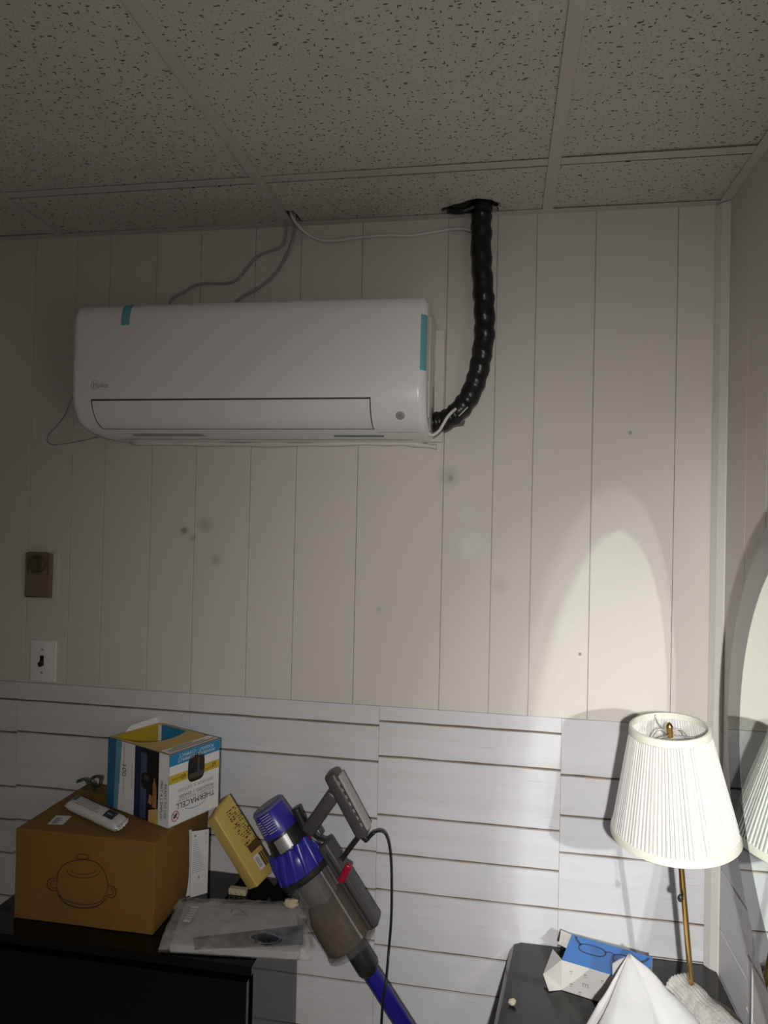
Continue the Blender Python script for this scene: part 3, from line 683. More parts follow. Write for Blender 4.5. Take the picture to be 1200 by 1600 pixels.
bm = B(); ribbon(bm, [fR(.13+.065*math.cos(R(a)), .13+.067*math.sin(R(a)), .0010) for a in range(0, 360, 15)], .0018, nR, closed=True); ribbon(bm, [fR(.085, .175, .0010), fR(.175, .085, .0010)], .0018, nR)
ns = obj('no_insect_sign', bm, M_pred, pR)
bm = B(); ribbon(bm, [fR(.10, .11, .0008), fR(.13, .13, .0008), fR(.16, .16, .0008)], .005, nR); obj('insect', bm, M_ink, ns)
# left face: s from the far left corner (0) to the front edge (1)
fL = lambda s, h, o_=.0004: c3 - ld*(LL*s) + Vector((0, 0, HT*h)) + nL*o_
dec('blue_field', ((0, 0), (.12, 0), (.14, 1), (0, 1)), M_pblue2, pL, fL); dec('pale_blue_field', ((.12, 0), (.19, 0), (.24, 1), (.14, 1)), mat('box_blue_pale', (.12, .33, .46), .4, var=.3, vscale=20), pL, fL)
dec('photo_field', ((.46, 0), (.60, 0), (.60, .995), (.46, .995)), M_pnavy, pL, fL)
dec('photo_night', ((.60, 0), (.845, 0), (.845, .995), (.60, .995)), M_pblack, pL, fL)
dec('photo_blue', ((.56, .02), (.66, .02), (.66, .93), (.56, .93)), mat('photo_blue', (.06, .075, .17), .4, var=.7, vscale=30, stretch=(6, 6, .6)), pL, fL, .0007)
bm = B(); bm.faces.new([bm.verts.new(fL(.66+.085*math.copysign(abs(math.cos(a))**.6, math.cos(a)), .55+.115*math.copysign(abs(math.sin(a))**.6, math.sin(a)), .0012)) for a in [2*math.pi*i/28 for i in range(28)]]); dv2 = obj('device_picture', bm, M_pblack, pL)
bm = B(); ribbon(bm, [fL(.62, .60, .0015), fL(.70, .59, .0015)], .012, nL); obj('device_highlight', bm, M_dgrey, dv2)
dec('photo_ground', ((.70, .0), (.845, .0), (.845, .22), (.70, .16)), M_pyel2, pL, fL, .0008)
bm = B(); [ribbon(bm, [fL(.765+.016*k, .22, .0010), fL(.772+.012*k, .62-.05*abs(k-1), .0010)], .004, nL) for k in range(4)]; obj('photo_fire', bm, M_porange, pL)
dec('photo_figure', ((.69, .26), (.74, .24), (.76, .36), (.71, .38)), M_porange, pL, fL, .0009)
DN = Vector((0, 0, -1)); LX = -ld
txt('lettering', '100', fL, .285, .60, DN, LX, .0200, M_ink, pL); txt('lettering', 'protection zone', fL, .285, .80, DN, LX, .0085, M_pgrey, pL); txt('lettering', 'sans odeur', fL, .285, .37, DN, LX, .0085, M_pgrey, pL)
txt('lettering', 'zone de protection', fL, .42, .55, DN, LX, .0070, M_pgrey, pL)
txt('lettering', 'READY TO USE', fL, .955, .36, DN, LX, .0110, M_ink, pL); txt('lettering', "PRET A L'EMPLOI", fL, .895, .36, DN, LX, .0110, M_ink, pL)

# white packet lying on the cardboard box
pk0 = [onZ(*p_, .8595) for p_ in ((120, 1236), (100, 1250), (182, 1288), (208, 1272))]
pkl = thing('white_packet', 'slim white printed packet lying on the cardboard box', 'packet', sum(pk0, Vector())/4 * 1.0 - Vector((0, 0, .8595-bz1+.0)))
bm = B(); loop = []
dirx = (pk0[2]-pk0[1]).normalized(); diry = (pk0[0]-pk0[1]); Lx = (pk0[2]-pk0[1]).length; Ly = diry.length; diry.normalize()
def pkP(top):
    def f(u, v):
        p_ = pk0[1] + dirx*(Lx*u) + diry*(Ly*v); e = 1-max(abs(2*u-1)**6, abs(2*v-1)**4); e = max(0, e)
        z = (bz1+.0125) + (top*(.0115)*e**.5) ; p_ = p_ - Vector((0, 0, p_.z)) + Vector((0, 0, z + .0010*noise.noise(p_*60)))
        return p_
    return f
grid(bm, pkP(1), 24, 10); grid(bm, pkP(-1), 24, 10); bmesh.ops.remove_doubles(bm, verts=bm.verts[:], dist=.0004)
obj('pouch', bm, M_paper, pkl, smooth=True)
pt = pkP(1)
bm = B(); grid(bm, lambda u, v: pt(.70+.17*u, .18+.62*v)+Vector((0, 0, .0009)), 4, 4); obj('picture', bm, M_dgrey2, pkl)
bm = B(); grid(bm, lambda u, v: pt(.74+.08*u, .40+.10*v)+Vector((0, 0, .0014)), 3, 3); obj('picture_highlight', bm, M_lab, pkl)
bm = B(); grid(bm, lambda u, v: pt(.06+.08*u, .40+.42*v)+Vector((0, 0, .0009)), 3, 3); obj('print_block', bm, M_dgrey, pkl)
bm = B(); [grid(bm, lambda u, v, k=k: pt(.18+(.42-.06*(k % 2))*u, .22+.14*k+.035*v)+Vector((0, 0, .0009)), 8, 1) for k in range(5)]; obj('print_lines', bm, M_pgrey, pkl)
bm = B(); [box(bm, pt(.985, .2+.15*k)+Vector((0, 0, -.004)), (.012, .010, .007), rot=Matrix.Rotation(R(25*k), 3, 'Z')) for k in range(5)]; obj('crimped_end', bm, M_paper, pkl)
# green cord behind it
gc = [onZ(x, y, z) for x, y, z in ((120, 1222, .866), (131, 1217, .868), (138, 1225, .858), (133, 1232, .846), (146, 1228, .85), (141, 1219, .87), (150, 1213, .873), (157, 1216, .868), (154, 1227, .853), (146, 1231, .842), (150, 1237, .836))]
bm = B(); tube(bm, smooth_path(gc, 6), lambda i, n, a: .0030+.0012*math.sin(i*.8), 8); tag(obj('green_cord', bm, M_green, smooth=True), 'tangle of dark green cord behind the white packet', 'cord')

# folded leaflets standing beside the box
def leaflet(name, label, a, b, z1a, z1b, m, lines):
    A, Bp = onZ(*a, ZD+.0005), onZ(*b, ZD+.0005); n_ = (Bp-A).cross(Vector((0, 0, 1))).normalized()
    t = thing(name, label, 'leaflet', (A+Bp)/2, group=None)
    f = lambda s, h, o_=0: A.lerp(Bp, s) + Vector((0, 0, h)) + n_*o_
    obj('sheet', prism(B(), [f(0, 0), f(1, 0), f(1, z1b), f(.5, (z1a+z1b)/2, .001), f(0, z1a)], -n_*.0012), m, t)
    if lines:
        bm = B()
        ribbon(bm, [f(.15, z1a-.012, .0004), f(.85, z1a-.012, .0004)], .005, n_)
        for k in range(17):
            h = z1a-.022-.0045*k; ribbon(bm, [f(.10, h, .0004), f(.12+random.uniform(.55, .78), h, .0004)], .0011, n_)
        ribbon(bm, [f(.42, .042, .0004), f(.52, .042, .0004)], .006, n_)
        obj('print_lines', bm, M_pgrey, t)
    return t
leaflet('leaflet', 'white printed leaflet standing against the side of the cardboard box', (297, 1403), (324, 1395), .150, .146, M_paper, True)
leaflet('leaflet', 'plain white leaflet edge tucked between the printed leaflet and the cardboard box', (286, 1402), (297, 1399.5), .150, .150, M_paper, False)

# yellow carton leaning
YY = -.128; YROT = 62
y0 = onY(402, 1386.5, YY); y1 = onY(335, 1277, YY); ax_ = (y1-y0); Ly_ = ax_.length; ax_.normalize()
sd_ = (onY(430, 1368, YY) - y0); sd_ = (sd_ - ax_*sd_.dot(ax_)); Wy = sd_.length; sd_.normalize(); nn = ax_.cross(sd_); nn = nn if nn.y < 0 else -nn
rotm = Matrix.Rotation(R(YROT), 3, ax_); sd_ = rotm @ sd_; nn = rotm @ nn
if nn.y > 0: nn = -nn
TY = .038; Wy = .064
yc = thing('yellow_carton', 'pale yellow carton leaning between the leaflets and the vacuum cleaner', 'carton', Vector((y0.x, y0.y, ZD)))
bm = box(B(), y0 + ax_*Ly_/2 + sd_*Wy/2 - nn*TY/2, (Ly_, Wy, TY), rot=frame(ax_, sd_, nn), bev=.0035, seg=3)
for v in bm.verts:
    d = (v.co-y0).dot(ax_)/Ly_; v.co += nn*(.003*math.sin(math.pi*d))
    if d > .9: v.co += ax_*(.020*max(0, (v.co-y0).dot(sd_)/Wy))
obj('carton_body', bm, M_yellow, yc, smooth=True, autosmooth=35)
fy = lambda l, s, o_=.0008: y0 + ax_*(Ly_*l) + sd_*(Wy*s) + nn*(o_+.003*math.sin(math.pi*l))
bm = B()
for k in range(17):
    l0 = .95-.030*k; s0 = .40+random.uniform(0, .06)
    while s0 < .90:
        wd_ = random.uniform(.03, .13); hh = random.choice((.010, .016, .020))
        if random.random() < .8: quad(bm, fy(l0, s0), fy(l0, min(.95, s0+wd_)), fy(l0-hh, min(.95, s0+wd_)), fy(l0-hh, s0))
        s0 += wd_+random.uniform(.02, .06)
for j in range(3): quad(bm, fy(.30, .70+.09*j), fy(.30, .76+.09*j), fy(.12, .76+.09*j), fy(.12, .70+.09*j))
obj('print_block', bm, M_brown_ink, yc)['kind'] = 'stuff'
obj('print_panel', quad(B(), fy(.46, .44, .0012), fy(.46, .95, .0012), fy(.36, .95, .0012), fy(.36, .44, .0012)), M_brown_ink, yc)
lb = obj('barcode_label', quad(B(), fy(.31, .42, .0013), fy(.31, .66, .0013), fy(.12, .66, .0013), fy(.12, .42, .0013)), M_paper, yc)
bm = B(); [ribbon(bm, [fy(.28-.015*k, .46, .0018), fy(.28-.015*k, .60, .0018)], .0012 if k % 3 else .0007, nn) for k in range(9)]; obj('barcode', bm, M_ink, lb)

# bubble-wrapped flat parcel in a torn clear bag
bagq = [onZ(*p_, ZD+.020) for p_ in ((280, 1404), (472, 1410), (482, 1492), (252, 1478))]     # back-left, back-right, front-right, front-left
pb = thing('bagged_parcel', 'flat parcel in a torn clear plastic bag on the front corner of the dresser', 'parcel', Vector((sum(p_.x for p_ in bagq)/4, sum(p_.y for p_ in bagq)/4, ZD)))
bil = lambda u, v: (bagq[0].lerp(bagq[1], u)).lerp(bagq[3].lerp(bagq[2], u), v)
ins = [bil(u, v) for u, v in ((.06, .05), (.95, .05), (.95, .95), (.05, .95))]
for p_ in ins: p_.z = ZD+.002
obj('tray', prism(B(), ins, (0, 0, .016)), mat('foam_grey', (.36, .35, .345), .8, var=.08, vscale=20), pb, bevel=.003)
wn = [onZ(*p_, ZD+.0186) for p_ in ((302, 1466), (474, 1446), (474, 1476), (304, 1484))]
obj('dark_window', prism(B(), wn, (0, 0, .0012)), mat('dark_screen', (.045, .045, .055), .25), pb)
def bagP(top):
    def f(u, v):
        uu, vv = -.02+1.04*u, -.03+1.06*v; p_ = bil(uu, vv)
        e = max(0, 1-max(abs(2*u-1)**8, abs(2*v-1)**8))
        crum = .0022*noise.noise(p_*38) + .0016*noise.noise(p_*95+Vector((3, 1, 2)))
        edge = max(0, (abs(2*u-1)-.80)*5, (abs(2*v-1)-.84)*4)
        crum += edge*.0040*noise.noise(p_*110)
        z = ZD+.012 + (top*(.0095)*e**.4) + crum*(1.0 if top > 0 else .2) + (.004 if top > 0 else 0)
        if top < 0: z = max(z, ZD+.0006)
        p_.z = z; p_ += Vector((noise.noise(p_*50), noise.noise(p_*50+Vector((9, 0, 0))), 0))*.006*edge
        return p_
    return f
hu, hv = .78, .80
bm = B(); tearf = lambda u, v: ((u-.70)/.095)**2 + ((v-.80)/.085)**2 > 1+.9*noise.noise(Vector((u*40, v*40, 0)))
grid(bm, bagP(1), 70, 36, tearf); grid(bm, bagP(-1), 40, 20); obj('plastic_bag', bm, M_film, pb, smooth=True)
bt = bagP(1)
bm = B(); grid(bm, lambda u, v: bt(.62+.17*u, .745+.12*v)*1.0 - Vector((0, 0, .0045)), 6, 4, lambda u, v: ((u-.5)/.5)**2+((v-.5)/.5)**2 < 1); obj('tear_painted_shade', bm, M_pblack, pb)  # black sheet stands in for the shade inside the tear
bm = B(); rim = [bt(.70+.098*math.cos(a), .80+.088*math.sin(a))+Vector((0, 0, .002)) for a in [2*math.pi*i/40 for i in range(40)]]
rim = [p_+Vector((noise.noise(p_*200), noise.noise(p_*200+Vector((4, 0, 0))), .3))*.004 for p_ in rim]; ribbon(bm, rim, .003, (0, 0, 1), closed=True); obj('torn_rim', bm, M_film, pb)
bl = [bt(u, v)+Vector((0, 0, .0016)) for u, v in ((.09, .30), (.145, .30), (.135, .78), (.06, .78))]
bl = [onZ(*p_, ZD+.0315) for p_ in ((296, 1441), (286, 1440), (300, 1416), (311, 1416))]
o_ = obj('barcode_sticker', quad(B(), *bl), M_paper, pb)
bm = B(); [ribbon(bm, [bl[0].lerp(bl[3], .1+.08*k)+Vector((0, 0, .0006)), bl[1].lerp(bl[2], .1+.08*k)+Vector((0, 0, .0006))], .0018 if k % 2 else .0009, (0, 0, 1)) for k in range(11)]; obj('barcode', bm, M_ink, o_)
bm = B(); tri = [onZ(*p_, ZD+.0325) for p_ in ((366, 1430), (374, 1420.5), (386, 1429.5))]
ribbon(bm, tri, .0016, (0, 0, 1), closed=True); ribbon(bm, [onZ(361, 1426, ZD+.0325), onZ(363, 1421, ZD+.0325)], .0014, (0, 0, 1)); ribbon(bm, [onZ(373, 1427, ZD+.0325), onZ(377, 1426, ZD+.0325)], .0018, (0, 0, 1))
obj('recycling_mark', bm, M_ink, pb)

# beige scraps
bk = onZ(372, 1397, ZD)
fo = thing('foam_block', 'small beige corrugated foam block on the dresser behind the plastic bag', 'block', bk)
bm = box(B(), (bk.x, bk.y, ZD+.0075), (.042, .016, .014), bev=.002); obj('block_body', bm, M_beige, fo)
for k in range(3): obj('bump', lathe(B(), (bk.x-.012+.012*k, bk.y-.0075, ZD+.008), (0, -1, 0), [(0, .0052), (.002, .0045), (.003, .002)], 12), M_beige, fo, smooth=True)
def crumb(name, label, p, r, sq=(1, 1, .7), m=M_beige):
    bm = B(); bmesh.ops.create_icosphere(bm, subdivisions=3, radius=1)
    for v in bm.verts:
        d = 1+.35*noise.noise(v.co*2.2+p*30)+.18*noise.noise(v.co*6); v.co = Vector((v.co.x*sq[0], v.co.y*sq[1], v.co.z*sq[2]))*r*d
    lo = min(v.co.z for v in bm.verts)
    for v in bm.verts: v.co += p - Vector((0, 0, lo))
    return tag(obj(name, bm, m, smooth=True), label, 'scrap')
crumb('foam_scrap', 'torn beige foam scrap lying on the plastic bag beside the vacuum', onZ(455, 1418, ZD+.024), .014, (1.15, .7, .7))
crumb('paper_crumb', 'small cream crumb on the dark nightstand', onZ(800, 1571, .5605), .0075, (1, .8, .8), mat('cream_crumb', (.62, .56, .44), .9))

# ================================================================== CORDLESS VACUUM CLEANER
VY = -.105
V_ = lambda x, y, d=0.0: onY(x, y, VY-d)
A0, A1 = V_(416, 1258), V_(550, 1475); va = (A1-A0); kp = va.length/255; va.normalize(); vb = Vector((0, -1, 0)); vn = va.cross(vb); vn = vn if vn.x > 0 else -vn
vp = lambda u, v=0, w_=0: A0 + va*(u*kp) + vn*(v*kp) + vb*(w_*kp)
foot = A0 + va*((A0.z-.05)/(-va.z))
vc = thing('vacuum_cleaner', 'cordless stick vacuum with blue cyclones and blue wand leaning beside the dresser', 'vacuum cleaner', Vector((-.53, VY, .25)))
def lath(name, prof, m, parent=vc, seg=40, v=0, sm=True, **kw):
    return obj(name, lathe(B(), vp(0, v), va, [(u*kp, r*kp) for u, r in prof], seg), m, parent, smooth=sm, autosmooth=40, **kw)
cap = lath('filter_cap', [(-1, 20), (0, 24.5), (3, 27), (44, 30), (46, 30)], M_dysblue)
obj('cap_end', lathe(B(), vp(-1.5), va, [(0, 15*kp), (.6*kp, 23*kp), (3.6*kp, 26.4*kp), (6*kp, 27.6*kp), (7*kp, 27.2*kp)], 40), M_midgrey, cap, smooth=True, autosmooth=40)
def on_cyl(u, v, r, o_=0.6): return vp(u, v, math.sqrt(max(1, r*r-v*v))+o_)
for g_, (v0, v1) in enumerate(((-24, -9), (-6, 10))):
    for k in range(8 if g_ else 6):
        u = (9 if g_ else 15)+4.0*k; vm = (v0+v1)/2
        bm = B(); pts = [on_cyl(u+.0, v0+(v1-v0)*i/6, 28.6) for i in range(7)]; tube(bm, pts, .85*kp, 6); obj('vent_slit', bm, M_lab, cap)
lath('motor_housing', [(45, 29), (50, 30), (74, 34), (78, 34)], M_dgrey2)
bm = B(); grid(bm, lambda a, b: on_cyl(50+22*b, -6+24*a, 33-2*(1-b)), 8, 4); obj('silver_badge', bm, M_silver, vc, smooth=True)
cyc = lath('cyclone_core', [(70, 30), (78, 38), (92, 43), (116, 45), (118, 44)], M_dysblue)
for k in range(14):
    a = 2*math.pi*k/14 + .1; dr_ = vn*math.cos(a)+vb*math.sin(a)
    p0 = vp(72)+dr_*33*kp; p1 = vp(117)+dr_*44.5*kp
    tw = va.cross(dr_)*6*kp
    obj('cyclone', lathe(B(), p0-tw, (p1+tw)-(p0-tw), [(0, 5*kp), (2*kp, 8.0*kp), (20*kp, 7.2*kp), (44*kp, 3.4*kp), (48*kp, 2*kp)], 16), M_dysblue, cyc, smooth=True, autosmooth=50)
lath('bin_collar', [(115, 44), (117, 46), (125, 46), (127, 44.5)], M_dgrey2)
obj('bin_shroud', lathe(B(), vp(126), va, [(0, 27*kp), (62*kp, 25*kp), (70*kp, 18*kp)], 32), M_midgrey, vc, smooth=True, autosmooth=40)
bm = lathe(B(), vp(0), va, [(u*kp, r*kp) for u, r in ((168, 6), (172, 30), (190, 38), (215, 40.2), (246, 40.2), (250, 36))], 48)
bmesh.ops.subdivide_edges(bm, edges=bm.edges[:], cuts=1, use_grid_fill=True)
for v in bm.verts:
    d = noise.noise(v.co*45)*.006*(1 if (v.co-vp(205)).dot(va) < 0 else .15); v.co += va*d
obj('dust', bm, M_dust, vc, smooth=True)
lath('dust_bin', [(126, 43.5), (200, 43), (252, 42.4)], M_bin, cap0=False, cap1=False) if False else obj('dust_bin', lathe(B(), vp(0), va, [(u*kp, r*kp) for u, r in ((126, 43.5), (200, 43), (253, 42.4))], 48, False, False), M_bin, vc, smooth=True)
obj('bin_lid', lathe(B(), vp(0), va, [(u*kp, r*kp) for u, r in ((251, 43.8), (256, 44), (259, 41), (260, 20))], 48), M_bin, vc, smooth=True, autosmooth=40)
obj('bin_rail', box(B(), vp(186, 33, 27), (118*kp, 3.5*kp, 3*kp), rot=frame(va, vn, vb), bev=.8*kp), M_silver, vc)
bm = box(B(), vp(172, 52, 0), (150*kp, 20*kp, 34*kp), rot=frame(va, vn, va.cross(vn)), bev=5*kp, seg=3); obj('suction_duct', bm, M_dgrey, vc, smooth=True, autosmooth=40)
obj('duct_groove', box(B(), vp(178, 52, 17), (132*kp, 3*kp, 1.6*kp), rot=frame(va, vn, va.cross(vn)), bev=.6*kp), M_dgrey2, vc)
ld_ = (V_(546, 1350)-V_(532, 1376)).normalized()
bm = box(B(), V_(539, 1364, .034), (32*kp, 11*kp, 10*kp), rot=frame(ld_, ld_.cross(vb), vb), bev=3*kp, seg=3); obj('release_latch', bm, M_dred, vc, smooth=True, autosmooth=40)
obj('wand_collar', lathe(B(), V_(551, 1474), V_(577, 1516)-V_(551, 1474), [(0, 17*kp), (18*kp, 18*kp), (44*kp, 18*kp), (50*kp, 15.5*kp), (52*kp, 13*kp)], 28), M_dgrey2, vc, smooth=True, autosmooth=40)
ws = V_(574, 1511); we = Vector((foot.x+.012, VY-.06, .06))
wd = V_(642, 1618)-ws
we = ws + wd*((-.555-ws.x)/wd.x)
obj('wand', lathe(B(), ws, we-ws, [(0, 13*kp), ((we-ws).length, 13*kp)], 28), M_dyspurp, vc, smooth=True, autosmooth=40)
wx = (we-ws).normalized(); wside = wx.cross(vb)
wside = wside if wside.x < 0 else -wside
obj('wand_strip', box(B(), (ws+we)/2 + wside*11.6*kp, ((we-ws).length-.01, 5*kp, 9*kp), rot=frame(wx, wside, wx.cross(wside)), bev=1.4*kp), M_dgrey2, vc)
fh = obj('nozzle', lathe(B(), we, wd, [(-.01, 15*kp), (.02, 16*kp), (.03, 12*kp), (.075, 9*kp)], 24), M_dgrey, vc, smooth=True, autosmooth=40)
# handle, battery, trigger
def bar(name, p, q_, wid, dep, m, bev, ext=0, d=0):
    dd = (q_-p).normalized(); nrm_ = dd.cross(vb).normalized()
    bm = box(B(), (p+q_)/2 + vb*d, ((q_-p).length+ext, wid, dep), rot=frame(dd, nrm_, dd.cross(nrm_)), bev=bev, seg=3); return obj(name, bm, m, vc, smooth=True, autosmooth=40)
bar('hand_grip', V_(483, 1296), V_(522, 1240), 23*kp, .034, M_dgrey, 5*kp, ext=8*kp)
bar('battery', V_(519, 1209), V_(568, 1300), 23*kp, .046, M_dgrey, 7*kp, ext=10*kp)
bd = (V_(568, 1300)-V_(519, 1209)).normalized(); bnr = bd.cross(vb); bnr = bnr if bnr.x > 0 else -bnr
bar('battery_base', V_(531, 1206)+bnr*0, V_(578, 1294), 5*kp, .034, M_lab, 1.5*kp, ext=-4*kp)
bm = B()
for k in range(7):
    t = .12+.12*k; p_ = V_(527.5, 1207).lerp(V_(575.5, 1296), t) + vb*.0235; ribbon(bm, [p_-bd*.004, p_+bd*.004], .004, vb)
obj('battery_print', bm, M_pgrey, vc)
bm = tube(B(), smooth_path([V_(571, 1296), V_(562, 1306), V_(545, 1328), V_(528, 1352)], 6), lambda i, n, a: 4.2*kp, 10); obj('lower_strut', bm, M_dgrey2, vc, smooth=True)
bm = tube(B(), smooth_path([V_(462, 1262), V_(478, 1296), V_(492, 1312), V_(506, 1318), V_(519, 1336), V_(533, 1356)], 6), lambda i, n, a: 8*kp, 12); obj('neck', bm, M_dgrey2, vc, smooth=True)
bar('trigger', V_(482, 1308), V_(493, 1290), 8*kp, .014, M_dred, 2*kp, d=.006)
bm = tube(B(), smooth_path([V_(494, 1288), V_(499, 1294), V_(504, 1303)], 4), 3*kp, 8); obj('trigger_guard', bm, M_dgrey, vc, smooth=True)
bar('charge_port', V_(566, 1306), V_(575, 1314), 9*kp, .012, M_dgrey2, 2.5*kp)
tag(obj('charging_cord', tube(B(), smooth_path([V_(573, 1313), V_(581, 1304), V_(590, 1299), V_(600, 1301), V_(607, 1315), V_(611, 1345), V_(612, 1390), V_(611, 1440), V_(607, 1490), V_(603, 1535, .04), V_(598, 1570, .045), V_(595, 1620, .045), V_(592, 1750, .045)], 10), lambda i, n, a: .0028 if i > 14 else .0042, 8), M_blackcord, smooth=True), 'thin black charging cord hanging from the vacuum battery', 'cord')

# ================================================================== NIGHTSTAND (RIGHT)
ZN = .56; NF = -.46
nsd = thing('nightstand', 'dark glossy nightstand in the corner under the table lamp', 'nightstand', (-.22, -.22, 0))
lo_ = lambda off: [(-.414-off*1.3, -.003, 0), (-.005, -.003, 0), (-.005, NF-off, 0), (-.478-off*1.3, NF-off, 0)]
bm = B(); lv = []
for off, z in ((-.0, ZN), (.012, ZN-.006), (.020, ZN-.022), (.016, ZN-.034)):
    lv.append([bm.verts.new(Vector((x, y, z))) for x, y, _ in lo_(off)])
bm.faces.new(lv[0]); bm.faces.new(lv[-1][::-1])
for a_, b2 in zip(lv, lv[1:]):
    for i in range(4): bm.faces.new((a_[i], a_[(i+1) % 4], b2[(i+1) % 4], b2[i]))
obj('table_top', bm, M_lacq2, nsd)
obj('body', box(B(), (-.212, -.235, .28), (.36, .40, .48)), M_lacq, nsd)
for k in range(2):
    d_ = obj('drawer_front', box(B(), (-.212, -.441, .17+.22*k), (.34, .014, .20), bev=.002), M_lacq, nsd)
    obj('knob', lathe(B(), (-.212, -.447, .17+.22*k), (0, -1, 0), [(0, .007), (.012, .007), (.016, .014), (.024, .012)], 16), M_brass, d_, smooth=True)
for sx in (-.38, -.045):
    for sy in (-.05, -.42): obj('leg', box(B(), (sx, sy, .02), (.035, .035, .04)), M_lacq, nsd)

# open eyeglasses box
g0 = Vector((-.338, -.152, ZN+.0008)); gl_ = Vector((.155, -.047, 0)).normalized(); gw = Vector((-gl_.y, gl_.x, 0)); GL, GW, GH = .164, .098, .0605
gb = thing('eyeglasses_box', 'open white and blue eyeglasses box lying on the nightstand', 'box', g0+gl_*GL/2+gw*GW/2)
gp = lambda l, w_, h: g0 + gl_*(GL*l) + gw*(GW*w_) + Vector((0, 0, GH*h))
t_ = .0012
obj('front_panel', prism(B(), [gp(0, 0, 0), gp(1, 0, 0), gp(1, 0, 1), gp(0, 0, 1)], gw*t_), M_glasswhite, gb)
obj('back_panel', prism(B(), [gp(0, 1, 0), gp(1, 1, 0), gp(1, 1, 1), gp(0, 1, 1)], -gw*t_), M_glasswhite, gb)
obj('bottom_panel', prism(B(), [gp(0, 0, 0), gp(1, 0, 0), gp(1, 1, 0), gp(0, 1, 0)], (0, 0, t_)), M_glasswhite, gb)
tpn = obj('top_panel', prism(B(), [gp(0, 0, 1), gp(1, 0, 1), gp(1, 1, 1), gp(0, 1, 1)], (0, 0, t_)), M_glassblue, gb)
obj('end_panel', prism(B(), [gp(1, 0, 0), gp(1, 1, 0), gp(1, 1, 1), gp(1, 0, 1)], -gl_*t_), M_glasswhite, gb)
# end flaps hanging open at the left
obj('end_flap', prism(B(), [gp(0, 0, 1), gp(0, 0, .0), gp(-.13, -.18, .02), gp(-.245, .12, .20), gp(-.17, .42, .86)], Vector((0, 0, .001))), M_glasswhite, gb)
obj('dust_flap', prism(B(), [gp(0, .02, .98), gp(0, .02, .05), gp(-.10, .14, .15), gp(-.10, .16, .80)], gw*.001), M_glasswhite, gb)
obj('end_flap', prism(B(), [gp(0, 1, 1), gp(0, 1, .25), gp(-.13, 1.02, .40), gp(-.15, 1.03, .85)], -gw*.001), M_dgrey2, gb)
obj('top_flap', prism(B(), [gp(0, .45, 1), gp(0, 1, 1), gp(-.14, 1.0, 1.05), gp(-.11, .55, .97)], Vector((0, 0, .001))), M_glasswhite, gb)
# glasses drawing on the blue top
bm = B(); gt = lambda l, w_: gp(l, w_, 1)+Vector((0, 0, t_+.0004))
def ov(cl, cw, rl, rw): return [gt(cl+rl*math.copysign(abs(math.cos(a))**.8, math.cos(a)), cw+rw*math.copysign(abs(math.sin(a))**.8, math.sin(a))) for a in [2*math.pi*i/32 for i in range(32)]]
ribbon(bm, ov(.30, .63, .165, .17), .0032, (0, 0, 1), closed=True); ribbon(bm, ov(.72, .60, .165, .17), .0032, (0, 0, 1), closed=True)
ribbon(bm, smooth_path([gt(.45, .69), gt(.51, .74), gt(.57, .68)], 5), .0034, (0, 0, 1)); ribbon(bm, smooth_path([gt(.15, .70), gt(.08, .86), gt(.06, .97)], 5), .005, (0, 0, 1)); ribbon(bm, smooth_path([gt(.87, .66), gt(.94, .82), gt(.96, .93)], 5), .005, (0, 0, 1))
obj('glasses_picture', bm, mat('glasses_print', (.012, .03, .09), .4), tpn)
bm = B(); fg = lambda l, h: gp(l, 0, h)-gw*.0006
text_bm(bm, 'm', fg(.29, .42), gl_, (0, 0, 1), .018); obj('lettering', bm, M_pgrey, gb)
for l, h in ((.10, .72), (.10, .30), (.27, .74), (.47, .72), (.21, .12)):
    obj('small_print', ribbon(B(), [fg(l, h), fg(l+.035, h)], .0022, gw), M_pgrey, gb); obj('small_print', ribbon(B(), [fg(l, h-.07), fg(l+.03, h-.07)], .0012, gw), M_pgrey, gb)

# grey ribbed sock beside the lamp
skp = smooth_path([onZ(1058, 1541, ZN+.068), onZ(1074, 1558, ZN+.066), onZ(1104, 1588, ZN+.060), onZ(1140, 1622, ZN+.050), onZ(1175, 1665, ZN+.036)], 12)
def sockr(i, n, a):
    t = i/(n-1); e = min(1, (t+.02)*12); base = (.030*math.sqrt(min(1, e)) if t < .06 else .030)*(.94+.10*t)
    rib = .0010*math.cos(a*26) if t < .45 else .0004*math.cos(a*26)
    fold = .0045*noise.noise(Vector((t*7, math.cos(a)*1.2, math.sin(a)*1.2))) + .0020*noise.noise(Vector((t*26, math.cos(a)*1.5+3, math.sin(a)*1.5)))*(1 if t > .3 else .2)
    return (base+rib+fold)*(1.0)
bm = tube(B(), skp, sockr, 104)
for v in bm.verts: v.co.z = max(ZN+.0006, v.co.z)
tag(obj('sock', bm, M_sock, smooth=True), 'grey ribbed knit sock beside the lamp base', 'sock')

